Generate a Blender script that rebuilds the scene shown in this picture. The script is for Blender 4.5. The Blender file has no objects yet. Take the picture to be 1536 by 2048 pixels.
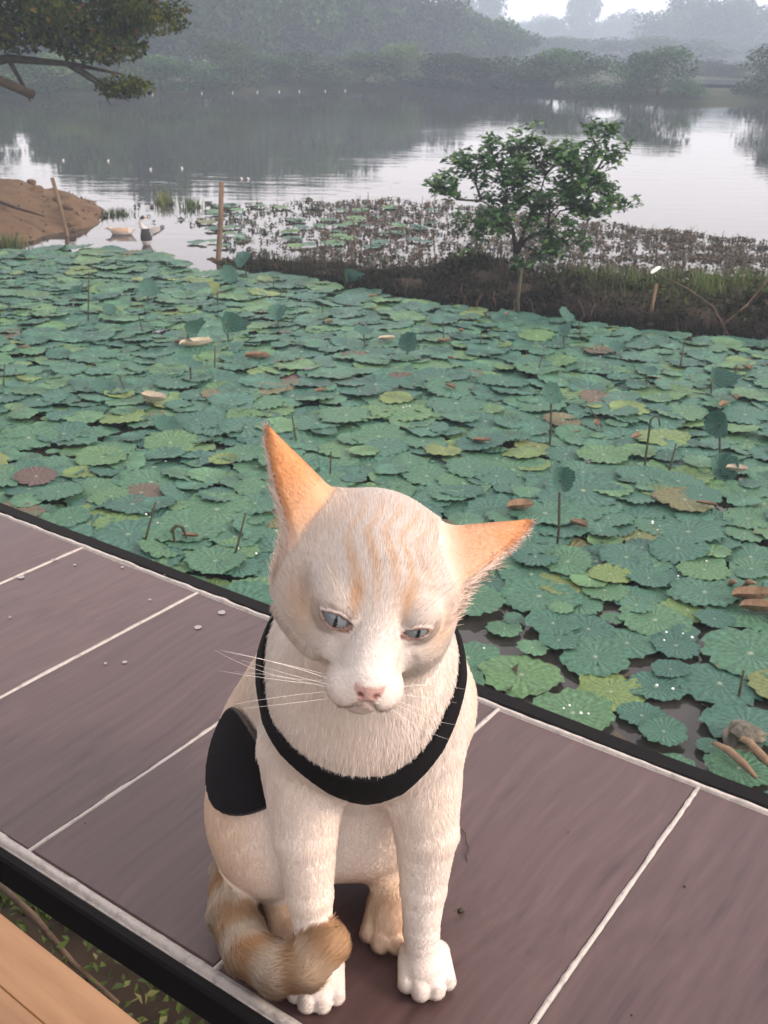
import bpy, math, random
import numpy as np

# ------------------------------------------------------------------ scene, camera, light
sc = bpy.context.scene
RNG = np.random.default_rng(11)
random.seed(11)
DECK_Z = 1.211                     # deck surface above the pond water (water is z = 0)
CAM_Z = 1.80
PITCH, ROLL = math.radians(23.65), math.radians(.98)

def V(*a): return np.array(a, float)
def nrm(a): return a/np.linalg.norm(a)

_R = V(1, 0, 0); _F = V(0, math.cos(PITCH), -math.sin(PITCH)); _U = V(0, math.sin(PITCH), math.cos(PITCH))
_R2 = math.cos(ROLL)*_R+math.sin(ROLL)*_U; _U2 = -math.sin(ROLL)*_R+math.cos(ROLL)*_U
from mathutils import Matrix
cam_data = bpy.data.cameras.new('camera'); cam = bpy.data.objects.new('camera', cam_data)
sc.collection.objects.link(cam); sc.camera = cam
cam.matrix_world = Matrix(((_R2[0], _U2[0], -_F[0], 0), (_R2[1], _U2[1], -_F[1], 0), (_R2[2], _U2[2], -_F[2], CAM_Z), (0, 0, 0, 1)))
cam_data.sensor_fit = 'HORIZONTAL'; cam_data.sensor_width = 36; cam_data.lens = 2148/1536*36
cam_data.clip_start = .01; cam_data.clip_end = 2000
cam_data.dof.use_dof = True; cam_data.dof.focus_distance = .60; cam_data.dof.aperture_fstop = 60

SUN_EL, SUN_AZ = math.radians(28), math.radians(110)      # azimuth clockwise from +Y (the way the camera looks)
w = bpy.data.worlds.new('World'); sc.world = w; w.use_nodes = True
nt = w.node_tree; nt.nodes.clear()
sky = nt.nodes.new('ShaderNodeTexSky'); sky.sky_type = 'NISHITA'; sky.sun_disc = False
sky.sun_elevation = SUN_EL; sky.sun_rotation = SUN_AZ; sky.air_density = 1.0; sky.dust_density = 1.5; sky.ozone_density = 1.0
bg = nt.nodes.new('ShaderNodeBackground'); bg.inputs['Strength'].default_value = .15
out = nt.nodes.new('ShaderNodeOutputWorld')
# thin even mist veils the whole sky
veil = nt.nodes.new('ShaderNodeMix'); veil.data_type = 'RGBA'; veil.inputs[0].default_value = .78; veil.inputs[7].default_value = (8.0, 6.95, 6.75, 1)
nt.links.new(sky.outputs[0], veil.inputs[6]); nt.links.new(veil.outputs[2], bg.inputs[0]); nt.links.new(bg.outputs[0], out.inputs[0])
sd = bpy.data.lights.new('sun', 'SUN'); sd.energy = 2.0; sd.angle = math.radians(14); sd.color = (1.0, .78, .66)
sun = bpy.data.objects.new('sun', sd); sc.collection.objects.link(sun)
from mathutils import Vector
_ts = Vector((math.cos(SUN_EL)*math.sin(SUN_AZ), math.cos(SUN_EL)*math.cos(SUN_AZ), math.sin(SUN_EL)))
sun.rotation_euler = _ts.to_track_quat('Z', 'Y').to_euler()
sc.view_settings.view_transform = 'Standard'; sc.view_settings.look = 'None'
sc.view_settings.exposure = 1.0; sc.view_settings.gamma = 1.0; sc.view_settings.use_curve_mapping = False
sc.cycles.max_bounces = 8; sc.cycles.diffuse_bounces = 6; sc.cycles.glossy_bounces = 3; sc.cycles.transmission_bounces = 4
sc.cycles.transparent_max_bounces = 8; sc.cycles.volume_bounces = 1; sc.cycles.use_denoising = True
sc.cycles.sample_clamp_indirect = 6.0

# ------------------------------------------------------------------ helpers
COL = sc.collection
def setp(o, label=None, cat=None, group=None, kind=None):
    if label: o['label'] = label
    if cat: o['category'] = cat
    if group: o['group'] = group
    if kind: o['kind'] = kind
    return o
def empty(name, loc=(0, 0, 0), rz=0):
    o = bpy.data.objects.new(name, None); COL.objects.link(o); o.location = loc; o.rotation_euler = (0, 0, rz)
    o.empty_display_size = .05
    return o
def link(name, me, parent=None, loc=None, rot=None, scale=None):
    o = bpy.data.objects.new(name, me); COL.objects.link(o)
    if parent is not None: o.parent = parent
    if loc is not None: o.location = loc
    if rot is not None: o.rotation_euler = rot
    if scale is not None: o.scale = scale
    return o
def mesh(name, verts, faces, mat=None, smooth=True, pattr=None, mats=None, midx=None):
    """faces: (n,k) array or list of lists"""
    me = bpy.data.meshes.new(name)
    verts = np.asarray(verts, np.float32).reshape(-1, 3)
    if isinstance(faces, np.ndarray) and faces.ndim == 2:
        n, k = faces.shape
        me.vertices.add(len(verts)); me.vertices.foreach_set('co', verts.ravel())
        me.loops.add(n*k); me.loops.foreach_set('vertex_index', faces.astype(np.int32).ravel())
        me.polygons.add(n); me.polygons.foreach_set('loop_start', np.arange(0, n*k, k, dtype=np.int32))
        me.update(calc_edges=True)
    else:
        me.from_pydata(verts.tolist(), [], [list(f) for f in faces]); me.update()
    if smooth: me.polygons.foreach_set('use_smooth', np.ones(len(me.polygons), bool))
    for m in (mats or ([mat] if mat else [])): me.materials.append(m)
    if midx is not None: me.polygons.foreach_set('material_index', np.asarray(midx, np.int32))
    for k, a in (pattr or {}).items():
        a = np.asarray(a, np.float32)
        if a.ndim == 1:
            at = me.attributes.new(k, 'FLOAT', 'POINT'); at.data.foreach_set('value', a)
        else:
            at = me.attributes.new(k, 'FLOAT_COLOR', 'POINT')
            at.data.foreach_set('color', np.concatenate([a, np.ones((len(a), 1), np.float32)], 1).ravel())
    return me
class MB:
    """collects pieces into one mesh"""
    def __init__(s): s.v = []; s.f = []; s.a = []; s.n = 0
    def add(s, v, f, a=0.):
        v = np.asarray(v, float).reshape(-1, 3)
        s.v.append(v); s.f += [[i+s.n for i in q] for q in f]; s.n += len(v)
        s.a.append(np.full(len(v), a) if np.ndim(a) == 0 else np.asarray(a)); return s
    def box(s, c, d, M=None, a=0.):
        c = np.asarray(c, float); d = np.asarray(d, float)/2
        q = np.array([[x, y, z] for x in (-1, 1) for y in (-1, 1) for z in (-1, 1)])*d
        if M is not None: q = q@np.asarray(M)
        return s.add(q+c, [(0, 1, 3, 2), (4, 6, 7, 5), (0, 4, 5, 1), (2, 3, 7, 6), (0, 2, 6, 4), (1, 5, 7, 3)], a)
    def tube(s, pts, rad, n=6, a=0., cap=True):
        pts = np.asarray(pts, float); rad = np.broadcast_to(np.asarray(rad, float), (len(pts),))
        t = np.gradient(pts, axis=0); t /= np.linalg.norm(t, axis=1)[:, None]+1e-9
        ref = V(0, 0, 1) if abs(t[0][2]) < .9 else V(1, 0, 0)
        vs = []
        for p, tt, r in zip(pts, t, rad):
            x = np.cross(tt, ref); x /= np.linalg.norm(x)+1e-9; y = np.cross(tt, x)
            an = np.arange(n)*2*math.pi/n
            vs.append(p+r*(np.cos(an)[:, None]*x+np.sin(an)[:, None]*y))
        f = []
        for i in range(len(pts)-1):
            for k in range(n):
                f.append((i*n+k, i*n+(k+1) % n, (i+1)*n+(k+1) % n, (i+1)*n+k))
        if cap: f += [tuple(range(n))[::-1], tuple((len(pts)-1)*n+k for k in range(n))]
        return s.add(np.concatenate(vs), f, a)
    def lathe(s, c, prof, n=10, a=0.):
        vs = []; an = np.arange(n)*2*math.pi/n
        for r, z in prof: vs.append(np.stack([np.cos(an)*r, np.sin(an)*r, np.full(n, z)], 1))
        f = [(i*n+k, i*n+(k+1) % n, (i+1)*n+(k+1) % n, (i+1)*n+k) for i in range(len(prof)-1) for k in range(n)]
        f += [tuple(range(n))[::-1], tuple((len(prof)-1)*n+k for k in range(n))]
        return s.add(np.concatenate(vs)+np.asarray(c, float), f, a)
    def build(s, name, mat, smooth=True, attr='tint'):
        return mesh(name, np.concatenate(s.v), s.f, mat, smooth, {attr: np.concatenate(s.a)})

def vnoise(p, scale, seed=0):
    """cheap smooth value noise on (n,k) points, about -1..1"""
    p = np.asarray(p, float)*scale; r = np.random.default_rng(seed); o = np.zeros(len(p))
    for i in range(5):
        d = r.normal(size=p.shape[1]); d /= np.linalg.norm(d); fq = r.uniform(.6, 1.7)
        d2 = r.normal(size=p.shape[1]); ph = r.uniform(0, 6.28)
        o += np.sin(p@d*fq*2.1+ph+1.3*np.sin(p@d2*.9+ph*2))
    return o/3.2

def material(name, build=None, **kw):
    m = bpy.data.materials.new(name); m.use_nodes = True; t = m.node_tree
    b = t.nodes['Principled BSDF']
    for k, v in kw.items():
        k2 = {'color': 'Base Color', 'rough': 'Roughness', 'spec': 'Specular IOR Level', 'metal': 'Metallic', 'ior': 'IOR'}[k]
        b.inputs[k2].default_value = (*v, 1) if k == 'color' else v
    if build: build(t, b, lambda ty, **q: _node(t, ty, **q), t.links.new)
    return m
def _node(t, ty, **q):
    n = t.nodes.new(ty)
    for k, v in q.items():
        if k in n.inputs: n.inputs[k].default_value = v
        else: setattr(n, k, v)
    return n
def ramp(t, stops, fac=None, interp='LINEAR'):
    n = t.nodes.new('ShaderNodeValToRGB'); n.color_ramp.interpolation = interp
    e = n.color_ramp.elements
    while len(e) < len(stops): e.new(.5)
    for q, (p, c) in zip(e, stops): q.position = p; q.color = (*c, 1) if len(c) == 3 else c
    if fac is not None: t.links.new(fac, n.inputs[0])
    return n
def noisy(name, c0, c1, scale=8, rough=.8, bump=.2, bscale=40, spec=.3, c2=None, coord='Object', detail=6, dist=.01, stretch=None):
    """earth, wood, bark and the like: two or three colours mixed by noise, with a little relief"""
    def bld(t, b, N, L):
        tc = N('ShaderNodeTexCoord'); src = tc.outputs[coord]
        if stretch:
            mp = N('ShaderNodeMapping'); mp.inputs['Scale'].default_value = stretch; L(src, mp.inputs[0]); src = mp.outputs[0]
        n1 = N('ShaderNodeTexNoise', Scale=scale, Detail=detail, Roughness=.65); L(src, n1.inputs['Vector'])
        st = [(.32, c0), (.68, c1)] if c2 is None else [(.28, c0), (.5, c1), (.72, c2)]
        r = ramp(t, st, n1.outputs['Fac']); L(r.outputs[0], b.inputs['Base Color'])
        n2 = N('ShaderNodeTexNoise', Scale=bscale, Detail=5.); L(src, n2.inputs['Vector'])
        bp = N('ShaderNodeBump', Strength=bump, Distance=dist); L(n2.outputs['Fac'], bp.inputs['Height']); L(bp.outputs[0], b.inputs['Normal'])
    return material(name, bld, rough=rough, spec=spec)

def foliage(name, stops, rough=.55, transl=.25, spec=.35, vary=0.):
    """leaves: colour by a per-leaf tint, part of the light passes through"""
    def bld(t, b, N, L):
        at = N('ShaderNodeAttribute', attribute_name='tint')
        r0 = ramp(t, stops, at.outputs['Fac']); oi = N('ShaderNodeObjectInfo'); r = N('ShaderNodeHueSaturation'); L(r0.outputs[0], r.inputs['Color'])
        mv = N('ShaderNodeMapRange'); mv.inputs['To Min'].default_value = 1-vary; mv.inputs['To Max'].default_value = 1+vary; L(oi.outputs['Random'], mv.inputs['Value']); L(mv.outputs[0], r.inputs['Value'])
        L(r.outputs[0], b.inputs['Base Color'])
        tr = N('ShaderNodeBsdfTranslucent'); L(r.outputs[0], tr.inputs[0])
        mx = N('ShaderNodeMixShader'); mx.inputs[0].default_value = transl
        L(b.outputs[0], mx.inputs[1]); L(tr.outputs[0], mx.inputs[2])
        L(mx.outputs[0], t.nodes['Material Output'].inputs['Surface'])
    return material(name, bld, rough=rough, spec=spec)

def leaf_cloud(c, size, rng, up=.5, asp=.55, tint=None, bend=.15, dirs=None):
    """one bent diamond leaf (4 corners, 2 triangles) at each centre"""
    n = len(c)
    d = rng.normal(size=(n, 3)) if dirs is None else dirs+rng.normal(size=(n, 3))*.25
    d /= np.linalg.norm(d, axis=1)[:, None]
    nn = rng.normal(size=(n, 3)); nn[:, 2] = np.abs(nn[:, 2])+up
    sdv = np.cross(d, nn); sdv /= np.linalg.norm(sdv, axis=1)[:, None]+1e-9
    nn = np.cross(sdv, d)
    sz = (np.broadcast_to(size, (n,))*rng.uniform(.7, 1.3, n))[:, None]
    a = c-d*sz*.5; b = c+d*sz*.5-nn*sz*bend; l = c+sdv*sz*asp*.5+nn*sz*.06; r = c-sdv*sz*asp*.5+nn*sz*.06
    v = np.stack([a, l, b, r], 1).reshape(-1, 3)
    f = np.arange(n*4).reshape(n, 4)
    tt = rng.uniform(0, 1, n) if tint is None else tint
    return v, f, np.repeat(tt, 4)

# ------------------------------------------------------------------ materials
def _water(t, b, N, L):
    tc = N('ShaderNodeTexCoord')
    mp = N('ShaderNodeMapping'); mp.inputs['Scale'].default_value = (1.1, 3.2, 1.); L(tc.outputs['Object'], mp.inputs[0])
    n1 = N('ShaderNodeTexNoise', Scale=1.1, Detail=3., Roughness=.5); L(mp.outputs[0], n1.inputs['Vector'])
    n3 = N('ShaderNodeTexNoise', Scale=.25, Detail=2.); L(tc.outputs['Object'], n3.inputs['Vector'])
    mr = N('ShaderNodeMapRange'); mr.inputs['From Min'].default_value = .40; mr.inputs['From Max'].default_value = .62
    mr.inputs['To Min'].default_value = .15; mr.inputs['To Max'].default_value = 1.
    L(n3.outputs['Fac'], mr.inputs['Value'])
    mu = N('ShaderNodeMath', operation='MULTIPLY'); L(n1.outputs['Fac'], mu.inputs[0]); L(mr.outputs[0], mu.inputs[1])
    bp = N('ShaderNodeBump', Strength=.10, Distance=.05); L(mu.outputs[0], bp.inputs['Height']); L(bp.outputs[0], b.inputs['Normal'])
M_WATER = material('pond_water', _water, color=(.030, .030, .026), rough=.025, ior=1.333)
M_EARTH = noisy('bank_earth', (.016, .012, .009), (.055, .040, .028), 3.0, .95, .6, 14, .15, c2=(.030, .022, .015))
M_MUD = noisy('dry_mud', (.050, .032, .020), (.125, .085, .053), 2.2, .95, .7, 9, .1, c2=(.085, .056, .035))
M_GROUND = noisy('field_ground', (.022, .030, .014), (.05, .055, .026), .6, .95, .3, 6, .1)
M_BARK = noisy('bark', (.022, .016, .011), (.065, .047, .032), 14, .9, .7, 50, .2)
M_STAKE = noisy('weathered_stake', (.09, .06, .038), (.20, .14, .09), 12, .85, .5, 60, .2, stretch=(4, 4, .6))
M_TWIG = noisy('dry_twig', (.045, .030, .020), (.13, .092, .062), 14, .9, .4, 60, .2)
F_FAR = foliage('far_leaf', [(0, (.006, .018, .008)), (.5, (.026, .062, .024)), (1, (.075, .140, .045))], .7, .2, .1, .55)
F_BUSH = foliage('shore_leaf', [(0, (.026, .054, .018)), (.5, (.065, .115, .038)), (1, (.12, .17, .055))], .7, .25, .1, .45)
F_NEAR = foliage('near_leaf', [(0, (.010, .020, .005)), (.45, (.040, .058, .010)), (.85, (.115, .125, .020)), (1, (.09, .05, .025))], .8, .35, .05)
F_SHRUB = foliage('shrub_leaf', [(0, (.020, .062, .018)), (.6, (.052, .130, .036)), (1, (.12, .20, .052))], .38, .2, .5)
F_WEED = foliage('weed_leaf', [(0, (.045, .034, .026)), (.45, (.095, .075, .055)), (.75, (.080, .075, .045)), (1, (.065, .125, .078))], .7, .2, .2)
F_BANK = foliage('bank_leaf', [(0, (.014, .012, .008)), (.4, (.032, .027, .015)), (.7, (.045, .060, .018)), (1, (.085, .120, .035))], .7, .25, .2)
F_GRASS = foliage('grass_blade', [(0, (.035, .055, .012)), (.6, (.085, .135, .025)), (1, (.20, .19, .08))], .6, .3, .3)

def _tile(t, b, N, L):
    tc = N('ShaderNodeTexCoord'); oi = N('ShaderNodeObjectInfo')
    cm = N('ShaderNodeCombineXYZ')
    m1 = N('ShaderNodeMath', operation='MULTIPLY'); m1.inputs[1].default_value = 7.3; L(oi.outputs['Random'], m1.inputs[0])
    L(m1.outputs[0], cm.inputs[0]); L(m1.outputs[0], cm.inputs[1])
    ad = N('ShaderNodeVectorMath', operation='ADD'); L(tc.outputs['Object'], ad.inputs[0]); L(cm.outputs[0], ad.inputs[1])
    # slow warp so the grain bends and closes into flames
    wn = N('ShaderNodeTexNoise', Scale=3.4, Detail=1.0); L(ad.outputs[0], wn.inputs['Vector'])
    sx = N('ShaderNodeMapping'); sx.inputs['Scale'].default_value = (1.0, .035, 1.); L(ad.outputs[0], sx.inputs[0])
    ws = N('ShaderNodeVectorMath', operation='SCALE'); ws.inputs['Scale'].default_value = .07; L(wn.outputs['Color'], ws.inputs[0])
    a2 = N('ShaderNodeVectorMath', operation='ADD'); L(sx.outputs[0], a2.inputs[0]); L(ws.outputs[0], a2.inputs[1])
    g1 = N('ShaderNodeTexNoise', Scale=120., Detail=3., Roughness=.6); L(a2.outputs[0], g1.inputs['Vector'])
    g2 = N('ShaderNodeTexNoise', Scale=26., Detail=2.); L(a2.outputs[0], g2.inputs['Vector'])
    mx = N('ShaderNodeMix', data_type='FLOAT'); mx.inputs[0].default_value = .3; L(g1.outputs['Fac'], mx.inputs[2]); L(g2.outputs['Fac'], mx.inputs[3])
    r = ramp(t, [(.34, (.043, .0245, .0245)), (.42, (.058, .0335, .033)), (.52, (.067, .039, .038)), (.66, (.083, .051, .048))], mx.outputs[0])
    hs = N('ShaderNodeHueSaturation'); L(r.outputs[0], hs.inputs['Color'])
    mr = N('ShaderNodeMapRange'); mr.inputs['To Min'].default_value = .88; mr.inputs['To Max'].default_value = 1.12; L(oi.outputs['Random'], mr.inputs['Value']); L(mr.outputs[0], hs.inputs['Value'])
    L(hs.outputs[0], b.inputs['Base Color'])
    rr = N('ShaderNodeMapRange'); rr.inputs['To Min'].default_value = .30; rr.inputs['To Max'].default_value = .50; L(g2.outputs['Fac'], rr.inputs['Value']); L(rr.outputs[0], b.inputs['Roughness'])
    bp = N('ShaderNodeBump', Strength=.12, Distance=.001); L(g1.outputs['Fac'], bp.inputs['Height']); L(bp.outputs[0], b.inputs['Normal'])
M_TILE = material('brown_wood_grain_tile', _tile, spec=.45)
M_GROUT = noisy('white_grout', (.22, .205, .19), (.42, .40, .37), 70, .9, .6, 220, .2, dist=.002, c2=(.34, .32, .29))
M_STEEL = noisy('black_painted_steel', (.0035, .0035, .004), (.006, .0055, .0055), 40, .7, .12, 120, .12, dist=.001)
M_SPOT = material('dried_white_spot', color=(.28, .27, .28), rough=.8)

def _wood(t, b, N, L):
    tc = N('ShaderNodeTexCoord'); oi = N('ShaderNodeObjectInfo')
    m1 = N('ShaderNodeMath', operation='MULTIPLY'); m1.inputs[1].default_value = 9.1; L(oi.outputs['Random'], m1.inputs[0])
    cm = N('ShaderNodeCombineXYZ'); L(m1.outputs[0], cm.inputs[0]); L(m1.outputs[0], cm.inputs[2])
    ad = N('ShaderNodeVectorMath', operation='ADD'); L(tc.outputs['Object'], ad.inputs[0]); L(cm.outputs[0], ad.inputs[1])
    mp = N('ShaderNodeMapping'); mp.inputs['Scale'].default_value = (.10, 1., 1.); L(ad.outputs[0], mp.inputs[0])
    n1 = N('ShaderNodeTexNoise', Scale=90., Detail=4., Roughness=.6); L(mp.outputs[0], n1.inputs['Vector'])
    n2 = N('ShaderNodeTexNoise', Scale=14., Detail=2.); L(mp.outputs[0], n2.inputs['Vector'])
    mx = N('ShaderNodeMix', data_type='FLOAT'); mx.inputs[0].default_value = .5; L(n1.outputs['Fac'], mx.inputs[2]); L(n2.outputs['Fac'], mx.inputs[3])
    r = ramp(t, [(.30, (.165, .083, .034)), (.5, (.240, .132, .060)), (.7, (.31, .182, .088))], mx.outputs[0])
    hs = N('ShaderNodeHueSaturation'); L(r.outputs[0], hs.inputs['Color'])
    mr = N('ShaderNodeMapRange'); mr.inputs['To Min'].default_value = .72; mr.inputs['To Max'].default_value = 1.15; L(oi.outputs['Random'], mr.inputs['Value']); L(mr.outputs[0], hs.inputs['Value'])
    L(hs.outputs[0], b.inputs['Base Color'])
M_WOOD = material('varnished_rubberwood', _wood, rough=.35, spec=.4)

def _lotus(t, b, N, L):
    oi = N('ShaderNodeObjectInfo'); at = N('ShaderNodeAttribute', attribute_name='rnd')
    s = N('ShaderNodeMath', operation='ADD'); L(oi.outputs['Color'], s.inputs[0]); L(at.outputs['Fac'], s.inputs[1])
    fr = N('ShaderNodeMath', operation='FRACT'); L(s.outputs[0], fr.inputs[0])
    r = ramp(t, [(0, (.031, .096, .075)), (.25, (.038, .112, .083)), (.5, (.046, .128, .083)), (.72, (.060, .148, .080)), (.90, (.086, .175, .070)), (.965, (.13, .19, .055)), (.985, (.11, .095, .048)), (1, (.09, .052, .050))], fr.outputs[0])
    ve = N('ShaderNodeAttribute', attribute_name='vein'); ra = N('ShaderNodeAttribute', attribute_name='rad')
    # pale veins fanning from the centre, pale centre spot
    vm = N('ShaderNodeMath', operation='POWER'); L(ve.outputs['Fac'], vm.inputs[0]); vm.inputs[1].default_value = 3.
    vs = N('ShaderNodeMath', operation='MULTIPLY'); L(vm.outputs[0], vs.inputs[0]); vs.inputs[1].default_value = .34
    m1 = N('ShaderNodeMix', data_type='RGBA'); L(vs.outputs[0], m1.inputs[0]); L(r.outputs[0], m1.inputs[6]); m1.inputs[7].default_value = (.11, .20, .13, 1)
    cs = N('ShaderNodeMapRange'); cs.inputs['From Min'].default_value = .09; cs.inputs['From Max'].default_value = .03; L(ra.outputs['Fac'], cs.inputs['Value'])
    m2 = N('ShaderNodeMix', data_type='RGBA'); L(cs.outputs[0], m2.inputs[0]); L(m1.outputs[2], m2.inputs[6]); m2.inputs[7].default_value = (.24, .31, .21, 1)
    tc = N('ShaderNodeTexCoord'); nz = N('ShaderNodeTexNoise', Scale=9., Detail=4.); L(tc.outputs['Object'], nz.inputs['Vector'])
    hv = N('ShaderNodeHueSaturation'); L(m2.outputs[2], hv.inputs['Color'])
    mr = N('ShaderNodeMapRange'); mr.inputs['From Min'].default_value = .3; mr.inputs['From Max'].default_value = .7; mr.inputs['To Min'].default_value = .62; mr.inputs['To Max'].default_value = 1.35; L(nz.outputs['Fac'], mr.inputs['Value']); L(mr.outputs[0], hv.inputs['Value'])
    # yellow-brown burnt rim spots
    n2 = N('ShaderNodeTexNoise', Scale=5.5, Detail=3.); L(tc.outputs['Object'], n2.inputs['Vector'])
    am = N('ShaderNodeMath', operation='MULTIPLY'); L(n2.outputs['Fac'], am.inputs[0]); L(ra.outputs['Fac'], am.inputs[1])
    ed = N('ShaderNodeMapRange'); ed.inputs['From Min'].default_value = .60; ed.inputs['From Max'].default_value = .70; L(am.outputs[0], ed.inputs['Value'])
    m3 = N('ShaderNodeMix', data_type='RGBA'); L(ed.outputs[0], m3.inputs[0]); L(hv.outputs[0], m3.inputs[6]); m3.inputs[7].default_value = (.13, .10, .048, 1)
    # underside: paler yellow green
    ge = N('ShaderNodeNewGeometry'); m4 = N('ShaderNodeMix', data_type='RGBA'); L(ge.outputs['Backfacing'], m4.inputs[0]); L(m3.outputs[2], m4.inputs[6]); m4.inputs[7].default_value = (.13, .175, .07, 1)
    L(m4.outputs[2], b.inputs['Base Color'])
    bp = N('ShaderNodeBump', Strength=.35, Distance=.01); L(ve.outputs['Fac'], bp.inputs['Height']); L(bp.outputs[0], b.inputs['Normal'])
    tr = N('ShaderNodeBsdfTranslucent'); L(m4.outputs[2], tr.inputs[0])
    mx = N('ShaderNodeMixShader'); mx.inputs[0].default_value = .12
    L(b.outputs[0], mx.inputs[1]); L(tr.outputs[0], mx.inputs[2]); L(mx.outputs[0], t.nodes['Material Output'].inputs['Surface'])
M_LOTUS = material('waxy_lotus_leaf', _lotus, rough=.55, spec=.28)
M_STALK = noisy('lotus_stalk', (.025, .030, .018), (.06, .055, .032), 30, .7, .3, 90, .2)
M_DEAD = noisy('dry_lotus_leaf', (.12, .075, .045), (.25, .18, .115), 18, .85, .5, 60, .2)
M_PALE = noisy('bleached_leaf', (.28, .25, .18), (.44, .40, .31), 18, .8, .3, 60, .2)
M_DEW = material('dew', color=(.75, .80, .80), rough=.08, spec=.6)
M_FLOAT = material('white_plastic_float', color=(.5, .5, .48), rough=.35)
M_STONE = noisy('mossy_stone', (.018, .017, .013), (.20, .185, .14), 16, .8, .7, 40, .3)

# ------------------------------------------------------------------ the setting
def grid(xs, ys, zf, name, mat, kind='structure', label=None, pattr=None):
    X, Y = np.meshgrid(xs, ys); Z = zf(X, Y)
    v = np.stack([X, Y, Z], -1).reshape(-1, 3); nx, ny = len(xs), len(ys)
    i = np.arange(nx*ny).reshape(ny, nx)
    f = np.stack([i[:-1, :-1], i[:-1, 1:], i[1:, 1:], i[1:, :-1]], -1).reshape(-1, 4)
    o = link(name, mesh(name, v, f, mat)); setp(o, kind=kind, label=label); return o
def nz(X, Y, s, seed): return vnoise(np.stack([X.ravel(), Y.ravel()], 1), s, seed).reshape(X.shape)

water = grid(np.linspace(-300, 300, 7), np.array([1.7, 20, 60, 130]), lambda X, Y: X*0, 'pond_water', M_WATER,
             label='still pond water mirroring the misty trees and pale sky')

SHX = [-300, -60, -20, -12.3, -8.3, -5.2, -1.7, 2.3, 6.2, 10.6, 13.6, 20, 60, 300]
SHY = [20, 26, 33, 36.2, 39.5, 44.0, 47.3, 46.2, 44.9, 40.3, 41.6, 44, 50, 60]
def shore(x): return np.interp(x, SHX, SHY)
_xs = np.unique(np.concatenate([np.linspace(-300, 300, 61), np.linspace(-30, 40, 141)]))
_t = np.array([-.6, 0, .25, .8, 2, 4, 8, 14, 25, 45, 90, 180, 330])
def far_land(X, T):
    return np.interp(T, [-.6, 0, .25, .8, 3, 400], [-.4, .02, .16, .24, .30, .30])+.05*nz(X, T, .8, 4)*(T > .5)*(T < 30)
_X, _T = np.meshgrid(_xs, _t); _Y = shore(_X)+_T+.25*nz(_X, _T*.3, .9, 5)
_v = np.stack([_X, _Y, far_land(_X, _T)], -1).reshape(-1, 3); _i = np.arange(_X.size).reshape(_X.shape)
_f = np.stack([_i[:-1, :-1], _i[:-1, 1:], _i[1:, 1:], _i[1:, :-1]], -1).reshape(-1, 4)
setp(link('far_ground', mesh('far_ground', _v, _f, M_GROUND)), label='low misty far bank and fields beyond the pond', kind='structure')
# flooded paddies beyond the far bank
for px, py, wx, wy, lab in [(14.6, 50.5, 4.6, 7.0, 'pale flooded paddy just behind the far bank'), (27, 94, 22, 14, 'pale flooded paddy further back in the mist')]:
    a = np.linspace(0, 2*math.pi, 25)[:-1]; rr = 1+.12*np.sin(a*3+1)+.08*np.cos(a*5)
    sq = np.maximum(np.abs(np.cos(a)), np.abs(np.sin(a)))**-.6
    vv = np.stack([px+wx/2*np.cos(a)*rr*sq, py+wy/2*np.sin(a)*rr*sq, np.full(24, .42)], 1)
    setp(link('paddy_water', mesh('paddy_water', vv, [list(range(24))], M_WATER)), label=lab, kind='structure')

# bank under the deck, on the camera's side of the pond
grid(np.linspace(-9, 9, 61), np.concatenate([np.linspace(-7, .4, 10), np.linspace(.6, 2.6, 24)]),
     lambda X, Y: .52-.9*np.clip((Y+.12*nz(X, Y, 1.6, 9)-1.25)/.7, 0, 1)**1.5+.03*nz(X, Y, 3., 8), 'ground', M_EARTH, label='dark earth bank under the deck')

BX = [-1.62, -1.0, -.3, .47, 1.49, 2.53, 6.5]
def bund_y(x, t):
    yn = np.interp(x, BX, [9.52, 9.12, 8.52, 8.00, 7.46, 7.06, 6.2]); yf = np.interp(x, BX, [9.66, 9.6, 9.35, 9.1, 8.95, 8.9, 8.6])
    return yn+(yf-yn)*t
def bund_h(x): return np.interp(x, [-1.62, -1.2, -.6, .2, 1, 2.5, 6.5], [.0, .02, .045, .09, .135, .17, .19])
def bund_z(x, y, t):
    pr_ = np.interp(t, [0, .05, .14, .30, .55, .80, 1], [-.5, .25, .72, 1., .92, .45, -.5])
    return bund_h(x)*pr_+.16*np.exp(-(((x-.72)/.34)**2+((y-8.55)/.30)**2))
_x = np.linspace(-1.62, 6.5, 150); _t2 = np.linspace(0, 1, 22); X, T = np.meshgrid(_x, _t2); Y = bund_y(X, T)
Z = bund_z(X, Y, T)+.022*nz(X, Y, 7, 21)+.012*nz(X, Y, 19, 22); Y = Y+.03*nz(X, T, 5, 23)
_v = np.stack([X, Y, Z], -1).reshape(-1, 3); _i = np.arange(X.size).reshape(X.shape)
_f = np.stack([_i[:-1, :-1], _i[:-1, 1:], _i[1:, 1:], _i[1:, :-1]], -1).reshape(-1, 4)
setp(link('earth_bank', mesh('earth_bank', _v, _f, M_EARTH)), label='low dark earth bank dividing the lotus pond', kind='structure')

def mound_z(X, Y):
    e = (np.abs((X+6.45)/3.3)**3+np.abs((Y-11.75)/2.05)**3)+.10*nz(X, Y, 2.2, 31)
    return .40*np.clip(1-e, -1, 1)+.05*np.clip(1-e, 0, .2)*5*.3+.035*nz(X, Y, 4.5, 32)+.022*nz(X, Y, 11, 33)+.010*nz(X, Y, 27, 34)
grid(np.linspace(-9.6, -2.6, 150), np.linspace(9.3, 14.3, 100), mound_z, 'mud_bank', M_MUD, label='bare brown mud bank jutting into the pond')

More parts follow.
